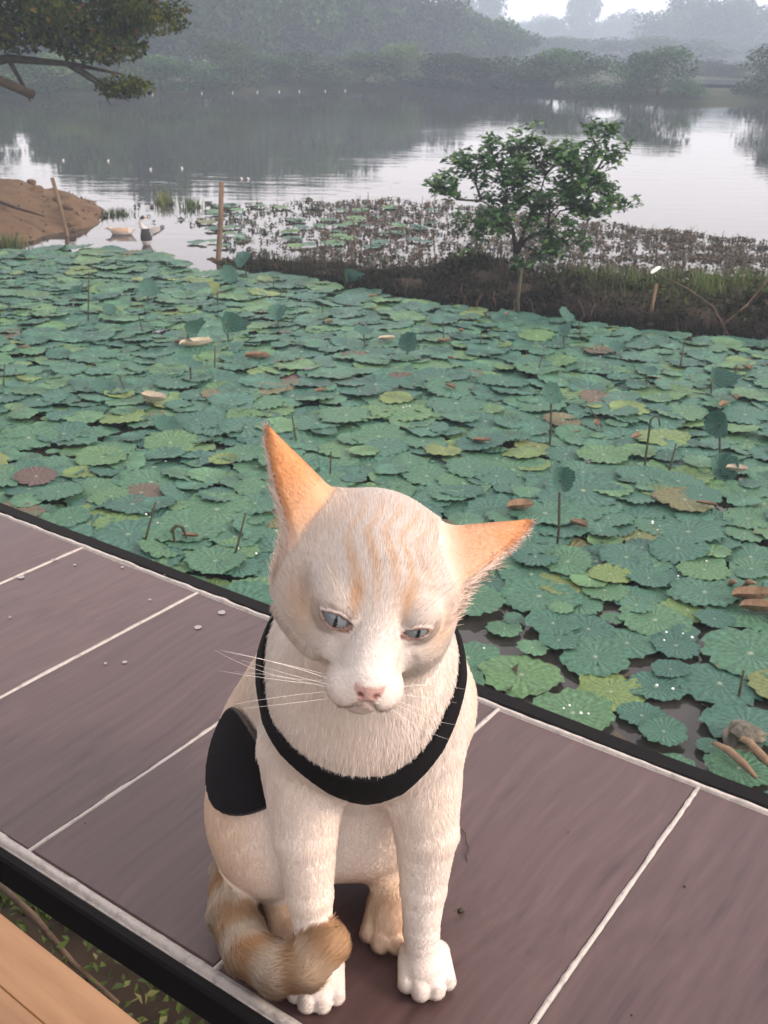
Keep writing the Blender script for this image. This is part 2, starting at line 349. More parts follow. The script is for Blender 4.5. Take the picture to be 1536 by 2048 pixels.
# ------------------------------------------------------------------ deck
DA = math.radians(-34.85); DE = V(math.cos(DA), math.sin(DA), 0); DN = V(DE[1], -DE[0], 0)   # along the deck, towards the viewer
DO = V(-.3784, 1.2196, DECK_Z); TW, TL = .200, .3957
deck = empty('deck', (DO[0], DO[1], DECK_Z), DA)
setp(deck, label='narrow ledge of brown wood-look tiles above the pond', kind='structure')
# deck frame: local x along the ledge, local -y towards the viewer
def tile_mesh(seed):
    r = np.random.default_rng(seed)
    w_, l_, h_, bv = TW-.0034, TL-.004, .009, .0012
    def ring(ins, z): return [(ins, -ins, z), (w_-ins, -ins, z), (w_-ins, -l_+ins, z), (ins, -l_+ins, z)]
    vs = ring(0, -h_)+ring(0, -bv)+ring(bv, 0)
    f = [(3, 2, 1, 0)][:0]
    for a in (0, 4): f += [(a+k, a+4+k, a+4+(k+1) % 4, a+(k+1) % 4) for k in range(4)]
    f += [(8, 11, 10, 9)]
    me = mesh('tile', vs, f, M_TILE, smooth=False); return me
_tm = tile_mesh(1)
for i in range(-3, 8):
    o = link('tile', _tm, deck, (i*TW+.0017, -.0020, RNG.uniform(-.0006, .0004)))
# grout bed, slightly lower than the tiles, and the ragged smears along both long edges
g = MB().box((TW*2.5, -TL/2, -.0125), (TW*11, TL+.016, .022)); link('grout_bed', g.build('grout_bed', M_GROUT, False), deck)
def strip(name, y0, y1, z, seed, amp, x0=-3*TW, x1=8*TW, n=500):
    xs = np.linspace(x0, x1, n); r = np.random.default_rng(seed)
    def rag(s): return vnoise(xs[:, None], 28, s)*amp+vnoise(xs[:, None], 110, s+1)*amp*.45+np.where(vnoise(xs[:, None], 9, s+2) > .55, amp*.8, 0)
    a = y0+rag(seed); b = y1-rag(seed+5)*.7
    zt = z+.0005*vnoise(xs[:, None], 60, seed+9)
    v = np.concatenate([np.stack([xs, a, zt*0-.004], 1), np.stack([xs, a-.0009*np.sign(a-b), zt], 1), np.stack([xs, b+.0009*np.sign(a-b), zt], 1), np.stack([xs, b, zt*0-.004], 1)])
    k = np.arange(n-1); f = np.concatenate([np.stack([k+j*n, k+1+j*n, k+1+(j+1)*n, k+(j+1)*n], 1) for j in range(3)])
    link(name, mesh(name, v, f, M_GROUT), deck)
strip('grout_line', .0040, -.0012, .0012, 3, .0006)
strip('grout_line', -TL+.0006, -TL-.0065, .0014, 14, .0011)
def joint(i):
    n = 160; ys = np.linspace(0, -TL, n); wv = .0016+.00035*vnoise(ys[:, None], 40, 50+i)+.0003*vnoise(ys[:, None], 130, 70+i)
    off = .0008*vnoise(ys[:, None], 18, 90+i); z = .0002+.0002*vnoise(ys[:, None], 50, 60+i)
    X_ = i*TW+off
    v = np.concatenate([np.stack([X_-wv-.0006, ys, z*0-.003], 1), np.stack([X_-wv, ys, z], 1), np.stack([X_+wv, ys, z], 1), np.stack([X_+wv+.0006, ys, z*0-.003], 1)])
    k = np.arange(n-1); f = np.concatenate([np.stack([k+j*n, k+1+j*n, k+1+(j+1)*n, k+(j+1)*n], 1) for j in range(3)])[:, ::-1]
    link('grout_line', mesh('grout_line', v, f, M_GROUT), deck)
for i in range(-2, 8): joint(i)
def rail(y, wv, h, z):
    m = MB(); xs = np.linspace(-3*TW, 8*TW, 60); r = .0022
    prof = [(-wv/2, z-h), (-wv/2, z-r), (-wv/2+r, z), (wv/2-r, z), (wv/2, z-r), (wv/2, z-h)]
    v = np.array([[x, y+a, b+.0004*math.sin(x*23)] for x in xs for a, b in prof]); k = 6
    f = [(i*k+j, i*k+(j+1) % k, (i+1)*k+(j+1) % k, (i+1)*k+j) for i in range(len(xs)-1) for j in range(k)]
    m.add(v, f); link('steel_edge', m.build('steel_edge', M_STEEL, False), deck)
rail(.0150, .021, .045, .0012); rail(-TL-.0120, .010, .027, -.0012)
for lx in (-2.6*TW, 7.2*TW):
    link('support_post', MB().box((lx, -TL/2, -.62), (.05, .05, 1.2)).build('support_post', M_STEEL, False), deck)
link('slab', MB().box((TW*2.5, -TL/2, -.034), (TW*11, TL-.01, .02)).build('slab', M_STEEL, False), deck)
# dried splashes and crumbs on the tiles
def on_deck(x, y, z=0.): return DO+DE*x-DN*y+V(0, 0, z)         # local deck coordinates -> world

# ------------------------------------------------------------------ table corner
tab = empty('table', (-.25, .5487, 1.26), math.radians(-37.5))
setp(tab, 'light varnished wood table corner in front of the tiled ledge', 'table')
def plank(x0, x1, y0, y1, z1=0., h=.028):
    b = .0006; vs = []
    for ins, z in ((0, z1-h), (0, z1-b), (b, z1)): vs += [(ins, -ins, z), (x1-x0-ins, -ins, z), (x1-x0-ins, -(y0-y1)+ins, z), (ins, -(y0-y1)+ins, z)]
    f = []
    for a in (0, 4): f += [(a+k, a+4+k, a+4+(k+1) % 4, a+(k+1) % 4) for k in range(4)]
    f += [(8, 11, 10, 9), (0, 1, 2, 3)]
    link('plank', mesh('plank', vs, f, M_WOOD, smooth=False), tab, (x0, y0, RNG.uniform(-.0002, .0002)))
yy = 0.; r_ = np.random.default_rng(5)
for row in range(7):
    wv = .036; x = -.62+[.0, .19, .07, .26, .13, .3, .02][row]; x = -.55 if row == 0 else x-.2
    while x < .55:
        l_ = r_.uniform(.15, .30); plank(x, min(x+l_-.0004, .55), yy, yy-wv+.0004); x += l_
    yy -= wv
for lx, ly in ((-.5, -.03), (.5, -.03), (.5, -.22)): link('table_leg', MB().box((lx, ly, -.40), (.045, .045, .74)).build('table_leg', M_WOOD, False), tab)

# unseen shelter behind the viewer's left shoulder, added to shade cat and ledge
shade_hut = empty('shade_hut', (-3.2, -1.9, .45)); setp(shade_hut, 'unseen open-sided thatched shelter added to shade the cat and ledge', 'shade_hut')
M_THATCH = noisy('palm_thatch', (.05, .036, .022), (.13, .095, .060), 9, .95, .6, 60, .1)
rv = []
for i in range(9):
    for j in range(9):
        x_, y_ = (i/8-.5)*5.0, (j/8-.5)*5.0; rv.append((x_, y_, 2.55+.9*(1-max(abs(x_), abs(y_))/2.5)))
rf = [(i*9+j, (i+1)*9+j, (i+1)*9+j+1, i*9+j+1) for i in range(8) for j in range(8)]
q81 = len(rv); rv += [(a_, b_, c_-.12) for a_, b_, c_ in rv]; rf += [tuple(k+q81 for k in g_)[::-1] for g_ in rf]
link('shade_roof', mesh('shade_roof', rv, rf, M_THATCH, smooth=False), shade_hut)
for px_, py_ in ((-2.2, -2.2), (2.2, -2.2), (-2.2, 2.2), (-.2, -2.2)): link('post', MB().tube([(px_, py_, 0), (px_, py_, 1.4), (px_, py_, 2.55)], .055, 10).build('post', M_STAKE), shade_hut)

# ------------------------------------------------------------------ trees
def crown_mesh(name, seed, mat, nl=14, n=3600, leaf=.036, zlo=.15, lr=(.14, .24), flat=1., wob=.42):
    r = np.random.default_rng(seed); C_, R_ = [], []
    for k in range(nl):
        a = r.uniform(0, 6.283); q = r.uniform(0, 1)**.5*wob
        z = zlo+(1-zlo)*r.uniform(.1, .92); taper = math.sin(math.pi*min(.95, max(.18, (z-zlo)/(1-zlo)*.85+.12)))
        C_.append((q*math.cos(a)*taper**.6, q*math.sin(a)*taper**.6, z-.06)); R_.append(r.uniform(*lr)*(.7+.5*taper))
    C_ = np.array(C_); R_ = np.array(R_); k = r.choice(nl, n, p=R_**2/np.sum(R_**2))
    d = r.normal(size=(n, 3)); d /= np.linalg.norm(d, axis=1)[:, None]; d[:, 2] = d[:, 2]*.8+.1
    rad = R_[k]*(1-.75*r.uniform(0, 1, n)**2.2)*(1+.25*np.maximum(0, r.normal(size=n)-1))
    p = C_[k]+d*rad[:, None]*V(1, 1, flat)
    lob = r.uniform(0, 1, nl)[k]
    v, f, t = leaf_cloud(p, leaf, r, .4, .7, tint=np.clip(.62*lob+.38*r.uniform(0, 1, n), 0, 1))
    return mesh(name, v, f, mat, smooth=False, pattr={'tint': t})
def trunk_mesh(name, seed, r0=.03, h=.6, nb=5):
    r = np.random.default_rng(seed); m = MB()
    top = V(r.uniform(-.06, .06), r.uniform(-.06, .06), h)
    m.tube([V(0, 0, -.05), V(.01, 0, .1), top*.55+V(.02, 0, .02), top], [r0*1.3, r0, r0*.75, r0*.35], 7)
    for k in range(nb):
        a = r.uniform(0, 6.283); z = h*r.uniform(.35, .9); L_ = r.uniform(.18, .34); b = top*z/h
        m.tube([b, b+V(math.cos(a)*L_*.5, math.sin(a)*L_*.5, .10), b+V(math.cos(a)*L_, math.sin(a)*L_, .24)], [r0*.5, r0*.33, r0*.12], 5)
    return m.build(name, M_BARK)
FAR_C = [crown_mesh('crown', 100+i, F_FAR, 18, 5200, .054, .12) for i in range(6)]
FAR_T = [trunk_mesh('trunk', 200+i) for i in range(3)]
BUSH_C = [crown_mesh('crown', 300+i, F_BUSH, 13, 3600, .046, .0, (.16, .26), .9, .40) for i in range(5)]
BUSH_T = [trunk_mesh('trunk', 400+i, .02, .4, 6) for i in range(2)]
BUSHD_C = [crown_mesh('crown', 340+i, F_FAR, 13, 3600, .046, .0, (.16, .26), .9, .40) for i in range(3)]
PXF = 2148.
def pxx(px, D): return ((px-768)/PXF)*D*.935-.013*D*0        # lateral offset of a bearing at distance D, near the horizon
_ti = [0]
ORD = 'first second third fourth fifth sixth seventh eighth ninth tenth eleventh twelfth thirteenth fourteenth fifteenth sixteenth seventeenth eighteenth nineteenth twentieth'.split()
def nth(items, px):
    # which of its row a tree is, counted from the left among those in the frame
    vis = sorted(q[0] for q in items if 0 <= q[0] <= 1536 and (len(q) < 5 or q[4] is None)); return ORD[vis.index(px)] if px in vis else None
def tree(px, D, h, wd, label, cat, group, crown, trunk, name, z0=.28):
    k = _ti[0]; _ti[0] += 1; r = np.random.default_rng(900+k)
    o = empty(name, (pxx(px, D), D, z0), r.uniform(0, 6.28)); setp(o, label, cat, group)
    link('trunk', trunk[k % len(trunk)], o, scale=(wd, wd, h)); link('crown', crown[k % len(crown)], o, scale=(wd, wd, h)); return o
G1, G2, G3, G4 = 'trees of the wood across the pond', 'bushes along the far bank', 'misty trees beyond the fields', 'hedge bushes in the fields'
ROW_ = [(135, 49, 4.0, 4.4), (205, 51, 4.7, 5), (275, 53, 5.1, 5), (345, 55, 5.4, 5.4), (415, 57, 5.7, 5.4), (485, 59, 5.9, 5.6), (555, 61, 5.6, 5.6), (625, 65, 5.6, 6),
                                    (695, 69, 5.4, 6), (765, 73, 5.1, 6), (830, 75, 4.6, 6), (885, 76, 3.9, 5.4), (940, 77, 3.3, 5), (995, 78, 2.8, 5)]
for px, D, h, wd in ROW_:
    tree(px, D, h, wd, f'dark hazy tree, {nth(ROW_, px)} from the left in the front of the wood', 'tree', G1, FAR_C, FAR_T, 'broadleaf_tree')
ROW_ = [(170, 56, 4.8, 5), (240, 58, 5.4, 5), (320, 60, 5.9, 5.5), (450, 66, 6.3, 6), (590, 72, 6.2, 6), (660, 76, 6.0, 6), (730, 80, 5.7, 6), (800, 82, 5.2, 6), (30, 46, 1.6, 4), (85, 48, 2.2, 4), (-60, 44, 2.0, 4), (-140, 45, 4, 5)]
for px, D, h, wd in ROW_:
    tree(px, D, h, wd, f'dark hazy tree, {nth(ROW_, px)} from the left in the back of the wood' if nth(ROW_, px) else 'dark hazy tree of the wood outside the left of the view', 'tree', G1, FAR_C, FAR_T, 'broadleaf_tree')
ROW_ = [(45, 37.4, 1.0, 2.6, None, 1), (120, 38.3, 1.2, 2.6, None, 0), (185, 39, 1.45, 2.6, None, 0), (250, 39.8, 1.35, 2.6, None, 0), (310, 41, 1.2, 2.6, None, 1), (370, 42.5, 1.0, 2.4, None, 1),
                              (438, 43.2, 1.75, 2.9, 'rounded bright green bush leaning over the water on the far bank', 0), (525, 45.6, 1.25, 2.8, None, 1), (590, 47, 1.35, 3, None, 1), (650, 48, 1.3, 3, None, 0), (715, 48.4, 1.35, 3, None, 1),
                              (790, 48.2, 1.75, 2.4, 'yellow-green tuft standing above the other bushes on the far bank', 0), (850, 47.8, 1.3, 3, None, 1), (910, 47.3, 1.35, 3, None, 1), (970, 46.8, 1.25, 3, None, 1), (1030, 46.2, 1.3, 2.8, None, 1),
                              (1090, 45.8, 1.6, 2.9, 'wide dark bush on the far bank behind the small tree', 1), (1155, 45.2, 1.5, 2.6, None, 1), (1245, 43.2, 1.45, 2.2, None, 1), (1300, 42.6, 1.75, 2.9, 'dark bush at the point of the bank beside the flooded paddies', 1),
                              (1352, 41.8, .7, 1.6, None, 1), (1525, 42.8, 2.3, 2.9, 'tall dark bush on the far bank at the edge of view', 1), (1600, 43.6, 3.0, 3.4, None, 1), (-30, 37, 1.1, 2.6, None, 0)]
for px, D, h, wd, lab, cr in ROW_:
    D = max(D, 1) if px < -200 else float(np.mean([0]))+shore(pxx(px, D))+.55
    tree(px, D, h, wd, lab or (f'low leafy bush, {nth(ROW_, px)} from the left along the far waterline' if nth(ROW_, px) else 'low leafy bush on the far waterline outside the view'), 'bush', G2 if lab is None else None, BUSHD_C if cr else BUSH_C, BUSH_T, 'bush', .1)
ROW_ = [(895, 112, 6.4, 4.0, None), (940, 116, 7.2, 4.4, None), (1005, 150, 4.5, 6, None), (1060, 150, 5.2, 6, None), (1110, 135, 4.7, 7, None), (1140, 140, 8.6, 4, 'tall slender pale tree rising above the misty field'), (1185, 150, 4.6, 7, None), (1235, 145, 5.8, 6.5, None),
                          (1300, 100, 4.6, 5.0, None), (1345, 98, 6.0, 5.6, None), (1395, 96, 5.3, 5.5, None), (1440, 98, 5.7, 5.5, None), (1490, 104, 4.9, 6, None), (1540, 100, 5.0, 6, None), (1600, 96, 6, 6, None)]
for px, D, h, wd, lab in ROW_:
    D, h, wd = D*1.5, (h-1.8)*1.5+1.8, wd*1.5
    tree(px, D, h, wd, lab or (f'pale misty tree, {nth(ROW_, px)} from the left beyond the fields' if nth(ROW_, px) else 'pale misty tree beyond the fields outside the view'), 'tree', G3 if lab is None else None, FAR_C, FAR_T, 'distant_tree')
ROW_ = [(870, 84, 2.2, 5), (930, 86, 2.1, 5), (990, 88, 2.2, 5), (1050, 84, 2.1, 6), (1110, 90, 2.3, 6), (1170, 92, 2.1, 6), (1230, 86, 2.2, 6), (1290, 84, 2.4, 6), (1350, 84, 2.2, 6), (1410, 108, 2.4, 6), (1470, 108, 2.2, 6), (1530, 88, 2.2, 6), (1370, 66, .9, 4), (1440, 64, .7, 4), (1500, 62, .9, 4)]
for px, D, h, wd in ROW_:
    lab = f'low hazy hedge bush, {nth(ROW_, px)} from the left in the fields behind the bank'
    if D > 70: D, wd = D*1.25, wd*1.25
    tree(px, D, h, wd, lab, 'bush', G4, BUSHD_C, BUSH_T, 'hedge_bush')

# the tree overhanging from the mud bank
def canopy(lobes, n, leaf, mat, seed, name='crown', up=.5, asp=.5):
    r = np.random.default_rng(seed); C_ = np.array([l[0] for l in lobes], float); R_ = np.array([l[1] for l in lobes], float)
    wt = np.prod(R_, axis=1)**.67; k = r.choice(len(lobes), n, p=wt/wt.sum())
    d = r.normal(size=(n, 3)); d /= np.linalg.norm(d, axis=1)[:, None]
    p = C_[k]+d*R_[k]*(r.uniform(0, 1, n)**.45)[:, None]
    cl = vnoise(p, 5.0, seed)                                   # gaps between sprays
    keep = cl > -.55; p = p[keep]; t = np.clip(.45+.25*cl[keep]+.22*r.normal(size=keep.sum()), 0, .93)
    t = np.where(r.uniform(0, 1, len(t)) < .06, 1., t)
    v, f, t = leaf_cloud(p, leaf, r, up, asp, tint=t); return mesh(name, v, f, mat, smooth=False, pattr={'tint': t})
nt_ = empty('rain_tree', (-4.95, 10.9, .27)); setp(nt_, 'dark spreading tree overhanging the pond from the mud bank', 'tree')
P = V(-5.1, 10.9, .4)
m = MB()
m.tube([V(0, 0, -.2), V(.05, 0, .5), V(.2, -.1, 1.1), V(.1, -.1, 1.9)], [.17, .13, .11, .08], 9)
for pts, rr in [([(.15, -.05, .95), (.8, -.35, 1.18), (1.5, -.45, 1.34), (2.1, -.5, 1.30), (2.55, -.5, 1.22)], [.075, .055, .04, .022, .008]),
                ([(.15, -.05, 1.0), (.9, -.5, 1.20), (1.45, -.6, 1.16), (1.75, -.62, 1.04)], [.07, .055, .045, .04]),
                ([(.8, -.35, 1.18), (1.3, -.3, 1.5), (1.9, -.3, 1.75), (2.7, -.4, 1.85)], [.045, .035, .025, .008]),
                ([(1.5, -.45, 1.34), (1.62, -.45, 1.1), (1.66, -.44, .98)], [.025, .016, .008]),
                ([(2.1, -.5, 1.30), (2.45, -.6, 1.10), (2.6, -.6, 1.0)], [.018, .012, .004]),
                ([(2.0, -.45, 1.31), (2.3, -.4, 1.12), (2.38, -.4, .95)], [.018, .012, .004]),
                ([(.2, 0, 1.2), (-.6, .4, 1.8), (-1.4, .8, 2.3)], [.08, .05, .02]), ([(.15, 0, 1.8), (.5, .8, 2.4), (.9, 1.4, 2.6)], [.06, .04, .015]),
                ([(.15, 0, 1.6), (.9, -.2, 2.2), (1.8, -.3, 2.6)], [.06, .04, .015])]:
    m.tube([V(*q) for q in pts], rr, 7)
link('trunk', m.build('trunk', M_BARK), nt_)
link('crown', canopy([((1.3, -.4, 1.78), (.75, .7, .28)), ((2.05, -.5, 1.78), (.7, .65, .26)), ((2.75, -.5, 1.72), (.48, .5, .20)), ((2.35, -.55, 1.45), (.45, .4, .16)), ((1.55, -.5, 1.52), (.6, .4, .15)), ((2.0, -.5, 1.60), (.7, .5, .16)), ((1.2, -.5, 1.6), (.5, .5, .2)),
                      ((.9, -.4, 2.2), (1.0, .9, .35)), ((2.1, -.3, 2.25), (.95, .9, .32)), ((0, 0, 2.6), (1.2, 1.1, .4)), ((-1., .5, 2.4), (1.0, 1.0, .4)), ((1.1, .6, 2.7), (1.1, 1.0, .35)), ((1.40, -.85, .98), (.10, .1, .13)), ((2.55, -.55, 1.12), (.28, .25, .10))],
                     46000, .062, F_NEAR, 61, up=.7), nt_)

# small leafy tree on the earth bank
st = empty('small_tree', (.93, 8.08, .22)); st.scale = (.82, .80, .74); setp(st, 'small glossy green leafy tree growing on the earth bank', 'tree')
r = np.random.default_rng(77); m = MB(); tips = []
def br(p0, p1, r0, r1, sub=0, seed=0):
    mid = (p0+p1)/2+r.normal(size=3)*np.linalg.norm(p1-p0)*.10
    m.tube([p0, mid, p1], [r0, (r0+r1)/2, r1], 6); tips.append(p1)
    if sub:
        for k in range(5):
            f_ = r.uniform(.35, 1.); b = p0+(p1-p0)*f_; d = r.normal(size=3)*V(1, 1, .8)+V(0, 0, .25)+nrm(p1-p0)*.5
            e = b+nrm(d)*r.uniform(.12, .24); m.tube([b, (b+e)/2+r.normal(size=3)*.015, e], [r1*.9, r1*.6, .0025], 5); tips.append(e)
            for q in range(2):
                e2 = e+nrm(r.normal(size=3)+V(0, 0, .3)+nrm(e-b))*r.uniform(.06, .13); m.tube([e, e2], [.004, .002], 4); tips.append(e2)
J = {'a': V(0, 0, -.05), 'b': V(.02, 0, .22), 'c': V(-.04, .02, .42)}
m.tube([J['a'], J['b']], [.035, .026], 8)
for e, r0 in [((-.10, 0, .52), .024), ((.30, .05, .46), .022), ((.12, -.1, .62), .02)]: br(J['b'], V(*e), .024, .014)
for b_, e in [((-.10, 0, .52), (-.32, -.05, .72)), ((-.32, -.05, .72), (-.62, -.05, .80)), ((-.32, -.05, .72), (-.38, .1, .98)), ((-.10, 0, .52), (-.08, .05, .90)), ((-.08, .05, .90), (.00, 0, 1.22)), ((-.08, .05, .9), (-.22, .1, 1.08)),
              ((.12, -.1, .62), (.22, -.1, .98)), ((.22, -.1, .98), (.36, -.05, 1.12)), ((.22, -.1, .98), (.12, .1, 1.12)), ((.30, .05, .46), (.58, .1, .66)), ((.58, .1, .66), (.86, .1, .72)), ((.58, .1, .66), (.66, 0, .98)), ((.66, 0, .98), (.76, 0, 1.24)),
              ((.12, -.1, .62), (.45, -.15, .80)), ((.45, -.15, .80), (.70, -.12, .88)), ((-.10, 0, .52), (-.36, -.1, .48)), ((.30, .05, .46), (.42, -.1, .30)), ((.02, 0, .3), (.22, -.18, .22)), ((.30, .05, .46), (.22, .2, .75))]:
    br(V(*b_), V(*e), .013, .006, 1)
link('trunk', m.build('trunk', M_BARK), st)
tp = np.array(tips[3:]); tp = tp[(tp[:, 2] > .10)]
cc = []; dd = []
for t_ in tp:
    k = r.integers(16, 22)
    a = r.uniform(0, 6.28, k); d = np.stack([np.cos(a), np.sin(a), r.uniform(-.3, .8, k)], 1); d /= np.linalg.norm(d, axis=1)[:, None]
    cc.append(t_+d*.04+r.normal(size=(k, 3))*.030); dd.append(d)
cc = np.concatenate(cc); dd = np.concatenate(dd)
v, f, t = leaf_cloud(cc, .074, r, 1.1, .5, dirs=dd, tint=np.clip(r.normal(.45, .25, len(cc)), 0, 1))
link('crown', mesh('crown', v, f, F_SHRUB, smooth=False, pattr={'tint': t}), st)

# ------------------------------------------------------------------ undergrowth on the earth bank, weeds, grass
def blades(base, h, wd, rng, lean=.35, tint=None):
    n = len(base); a = rng.uniform(0, 6.283, n); d = np.stack([np.cos(a), np.sin(a), a*0], 1); s = np.stack([-np.sin(a), np.cos(a), a*0], 1)
    h = (np.broadcast_to(h, (n,))*rng.uniform(.6, 1.3, n))[:, None]; ln = rng.uniform(.2, 1., n)[:, None]*lean*h; wd = np.broadcast_to(wd, (n,))[:, None]
    v = np.stack([base-s*wd, base+s*wd, base+d*ln*.35+V(0, 0, 1)*h*.6+s*wd*.7, base+d*ln*.35+V(0, 0, 1)*h*.6-s*wd*.7, base+d*ln+V(0, 0, 1)*h*.95], 1).reshape(-1, 3)
    i = np.arange(n)[:, None]*5
    f3 = np.concatenate([i+np.array([[0, 1, 2]]), i+np.array([[0, 2, 3]]), i+np.array([[3, 2, 4]])])
    t = np.repeat(rng.uniform(0, 1, n) if tint is None else tint, 5); return v, f3, t
def tri(f): return np.concatenate([f[:, [0, 1, 2]], f[:, [0, 2, 3]]])
def stuff(name, label, parts, mat):
    vs, fs, ts, o = [], [], [], 0
    for v, f, t in parts:
        f = tri(f) if f.shape[1] == 4 else f
        vs.append(v); fs.append(f+o); ts.append(t); o += len(v)
    return setp(link(name, mesh(name, np.concatenate(vs), np.concatenate(fs), mat, smooth=False, pattr={'tint': np.concatenate(ts)})), label, kind='stuff')
r = np.random.default_rng(41)
n = 26000; x = r.uniform(-1.45, 5.0, n); t = r.uniform(0, 1, n)**1.6; x = np.where(r.uniform(0, 1, n) < .25, r.uniform(-1.2, 3, n), x); y = bund_y(x, t); z = bund_z(x, y, t)
top = np.clip((t-.12)/.2, 0, 1); green = np.clip((x-.9)/1.2, 0, 1)*top
keep = vnoise(np.stack([x, y], 1), 6, 42) > -1.1+.0*x; x, y, z, t, top, green = [q[keep] for q in (x, y, z, t, top, green)]
hgt = bund_h(x); bump_ = np.clip(.5+.9*vnoise(np.stack([x, y], 1), 3.2, 44), .05, 1.6)
c_ = np.stack([x, y-.05*(1-top)*bump_*r.uniform(0, 1, len(x)), np.maximum(z, .005)+r.uniform(0, 1, len(x))**1.5*.15*bump_*np.clip(hgt*5, .15, 1)], 1)
patch = vnoise(np.stack([x, y*1.5], 1), 2.3, 45)
tint = np.clip(r.normal(.30, .20, len(x))+.34*green*(r.uniform(0, 1, len(x)) < .8)+.22*patch+.10*vnoise(c_, 9, 43), 0, 1)
size_ = .036+.030*np.clip(vnoise(np.stack([x, y], 1), 5, 46)+.4, 0, 1.5)
keep = r.uniform(0, 1, len(x)) < np.clip(.75+.5*vnoise(np.stack([x, y], 1), 4.1, 47), .12, 1); c_, tint, size_ = c_[keep], tint[keep], size_[keep]
pa = leaf_cloud(c_, size_, r, .6, .45, tint=tint)
n = 3500; x = r.uniform(-1.3, 5, n); t = r.uniform(.1, .95, n); y = bund_y(x, t); z = bund_z(x, y, t)-.01
pb = blades(np.stack([x, y, z], 1), .10+.06*(x > 1)+.06*np.clip(vnoise(x[:, None], 4, 48), 0, 1), .0032, r, .8, tint=np.clip(r.normal(.35, .2, n)+.3*np.clip((x-.8), 0, 1), 0, 1))
n = 2600; x = r.uniform(-1.3, 5, n); y = bund_y(x, .02); pc = blades(np.stack([x, y-.02*r.uniform(0, 1, n), np.full(n, -.02)], 1), .15, .003, r, .9, tint=np.clip(r.normal(.15, .12, n), 0, 1))
stuff('undergrowth', 'dark tangle of weeds and green ground cover over the earth bank', [pa, pb, pc], F_BANK)

# brushwood pile at the tree's foot is part of the undergrowth look: single bare stems leaning out of the bank
def twig(name, pts, rad, label, cat='twig', group=None, mat=M_TWIG, n=6):
    pts = np.asarray(pts, float); o = link(name, MB().tube(pts-pts[0], rad, n).build(name, mat), loc=tuple(pts[0])); return setp(o, label, cat, group)
twig('dead_branch', [(1.95, 7.75, .30), (2.08, 7.50, .26), (2.22, 7.28, .18), (2.30, 7.10, .02)], [.005, .006, .005, .004], 'bent bare grey branch leaning down the near face of the earth bank', 'branch')
twig('dead_branch', [(2.75, 7.6, .52), (2.62, 7.42, .36), (2.45, 7.28, .20), (2.28, 7.16, .10)], [.005, .007, .007, .005], 'thick pale dead branch slanting down from the weeds on the bank', 'branch')
twig('dead_branch', [(2.80, 7.5, .55), (2.72, 7.30, .40), (2.66, 7.15, .18), (2.78, 7.0, -.02)], [.006, .008, .008, .006], 'curved dead stem hanging over the bank at the picture edge', 'branch')
twig('stake', [(1.83, 7.44, -.10), (1.84, 7.43, .12), (1.85, 7.42, .30)], [.013, .012, .011], 'short thin stake in the water against the earth bank', 'stake', mat=M_STAKE)
twig('stake', [(.95, 7.62, -.10), (.93, 7.64, .12), (.95, 7.70, .34)], [.016, .014, .011], 'dark stub post below the small leafy tree', 'stake', mat=M_STALK)
GV = 'thin brown stems hanging on the bank'
for k in range(26):
    x0 = r.uniform(-.9, 3.0); y0 = float(bund_y(x0, .12)); z0 = float(bund_z(x0, y0, .12))+.03; q = r.normal(size=(4, 3))*V(.05, .02, .02)
    y1 = float(bund_y(x0, -.01))
    twig('dry_stem', np.array([(x0, y0, z0), (x0, (y0+y1)/2-.03, z0*.8), (x0, y1-.02, z0*.45), (x0, y1-.03, -.03)])+np.cumsum(q, 0)*.7, [.003, .004, .004, .003], 'thin brown stem trailing down the face of the earth bank', 'stem', GV, n=5)
fe = mesh('feather', [(0, -.012, 0), (.03, -.018, .01), (.09, -.012, .02), (.12, 0, .015), (.09, .014, .02), (.03, .016, .008), (0, .006, 0), (.05, 0, .022)], [(0, 1, 7), (1, 2, 7), (2, 3, 7), (3, 4, 7), (4, 5, 7), (5, 6, 7), (6, 0, 7)], material('white_scrap', color=(.70, .68, .62), rough=.8))
setp(link('white_scrap', fe, loc=(1.86, 7.66, .33), rot=(.5, -.3, .4), scale=(.75, 1, 1)), 'small white scrap caught on the earth bank', 'scrap')

# weeds on the far side of the bank
r = np.random.default_rng(51)
WX = [-3.1, -2.9, -1.76, -.3, .75, 2.09, 3.84, 6.5]; WY = [12.0, 13.2, 13.0, 13.7, 13.6, 12.4, 11.05, 9.7]
n = 60000; x = r.uniform(-3.1, 6.0, n); yn = np.interp(x, [-3.1, -2.6, -1.8, -1.4, -.3, 6.], [11.8, 11.6, 11.2, 9.75, 9.35, 8.6]); yf = np.interp(x, WX, WY)+.25*vnoise(x[:, None], 3, 52)
y = yn+(yf-yn)*r.uniform(0, 1, n)
edge = np.minimum((y-yn)/.8, (yf-y)/.35)
loose = np.clip((x+.6)/-1.6, 0, 1)                                # thinner cover on the duck's side
cov = .28*vnoise(np.stack([x*1.0, y*2.2], 1), 2.2, 53)+.45*vnoise(np.stack([x, y*2.2], 1), 8.5, 54)+.35*vnoise(np.stack([x, y*2.5], 1), 17, 58)
thr = .02+.55*loose
keep = (cov > thr*1.0) & (r.uniform(0, 1, n) < .8)
keep |= ((yf-y) < .15) & (cov > -.2+.5*loose) & (r.uniform(0, 1, n) < .5)
x, y, yf, loose = x[keep], y[keep], yf[keep], loose[keep]; n = len(x)
tint = np.clip(r.normal(.36, .18, n)+.10*((yf-y) < .4), 0, .8); tint = np.where((r.uniform(0, 1, n) < .05+.30*loose), 1., tint)
pa = leaf_cloud(np.stack([x, y, .006+r.uniform(0, .014, n)], 1), .042, r, 6., .6, tint=tint, bend=.05)
m_ = r.uniform(0, 1, n) < .10
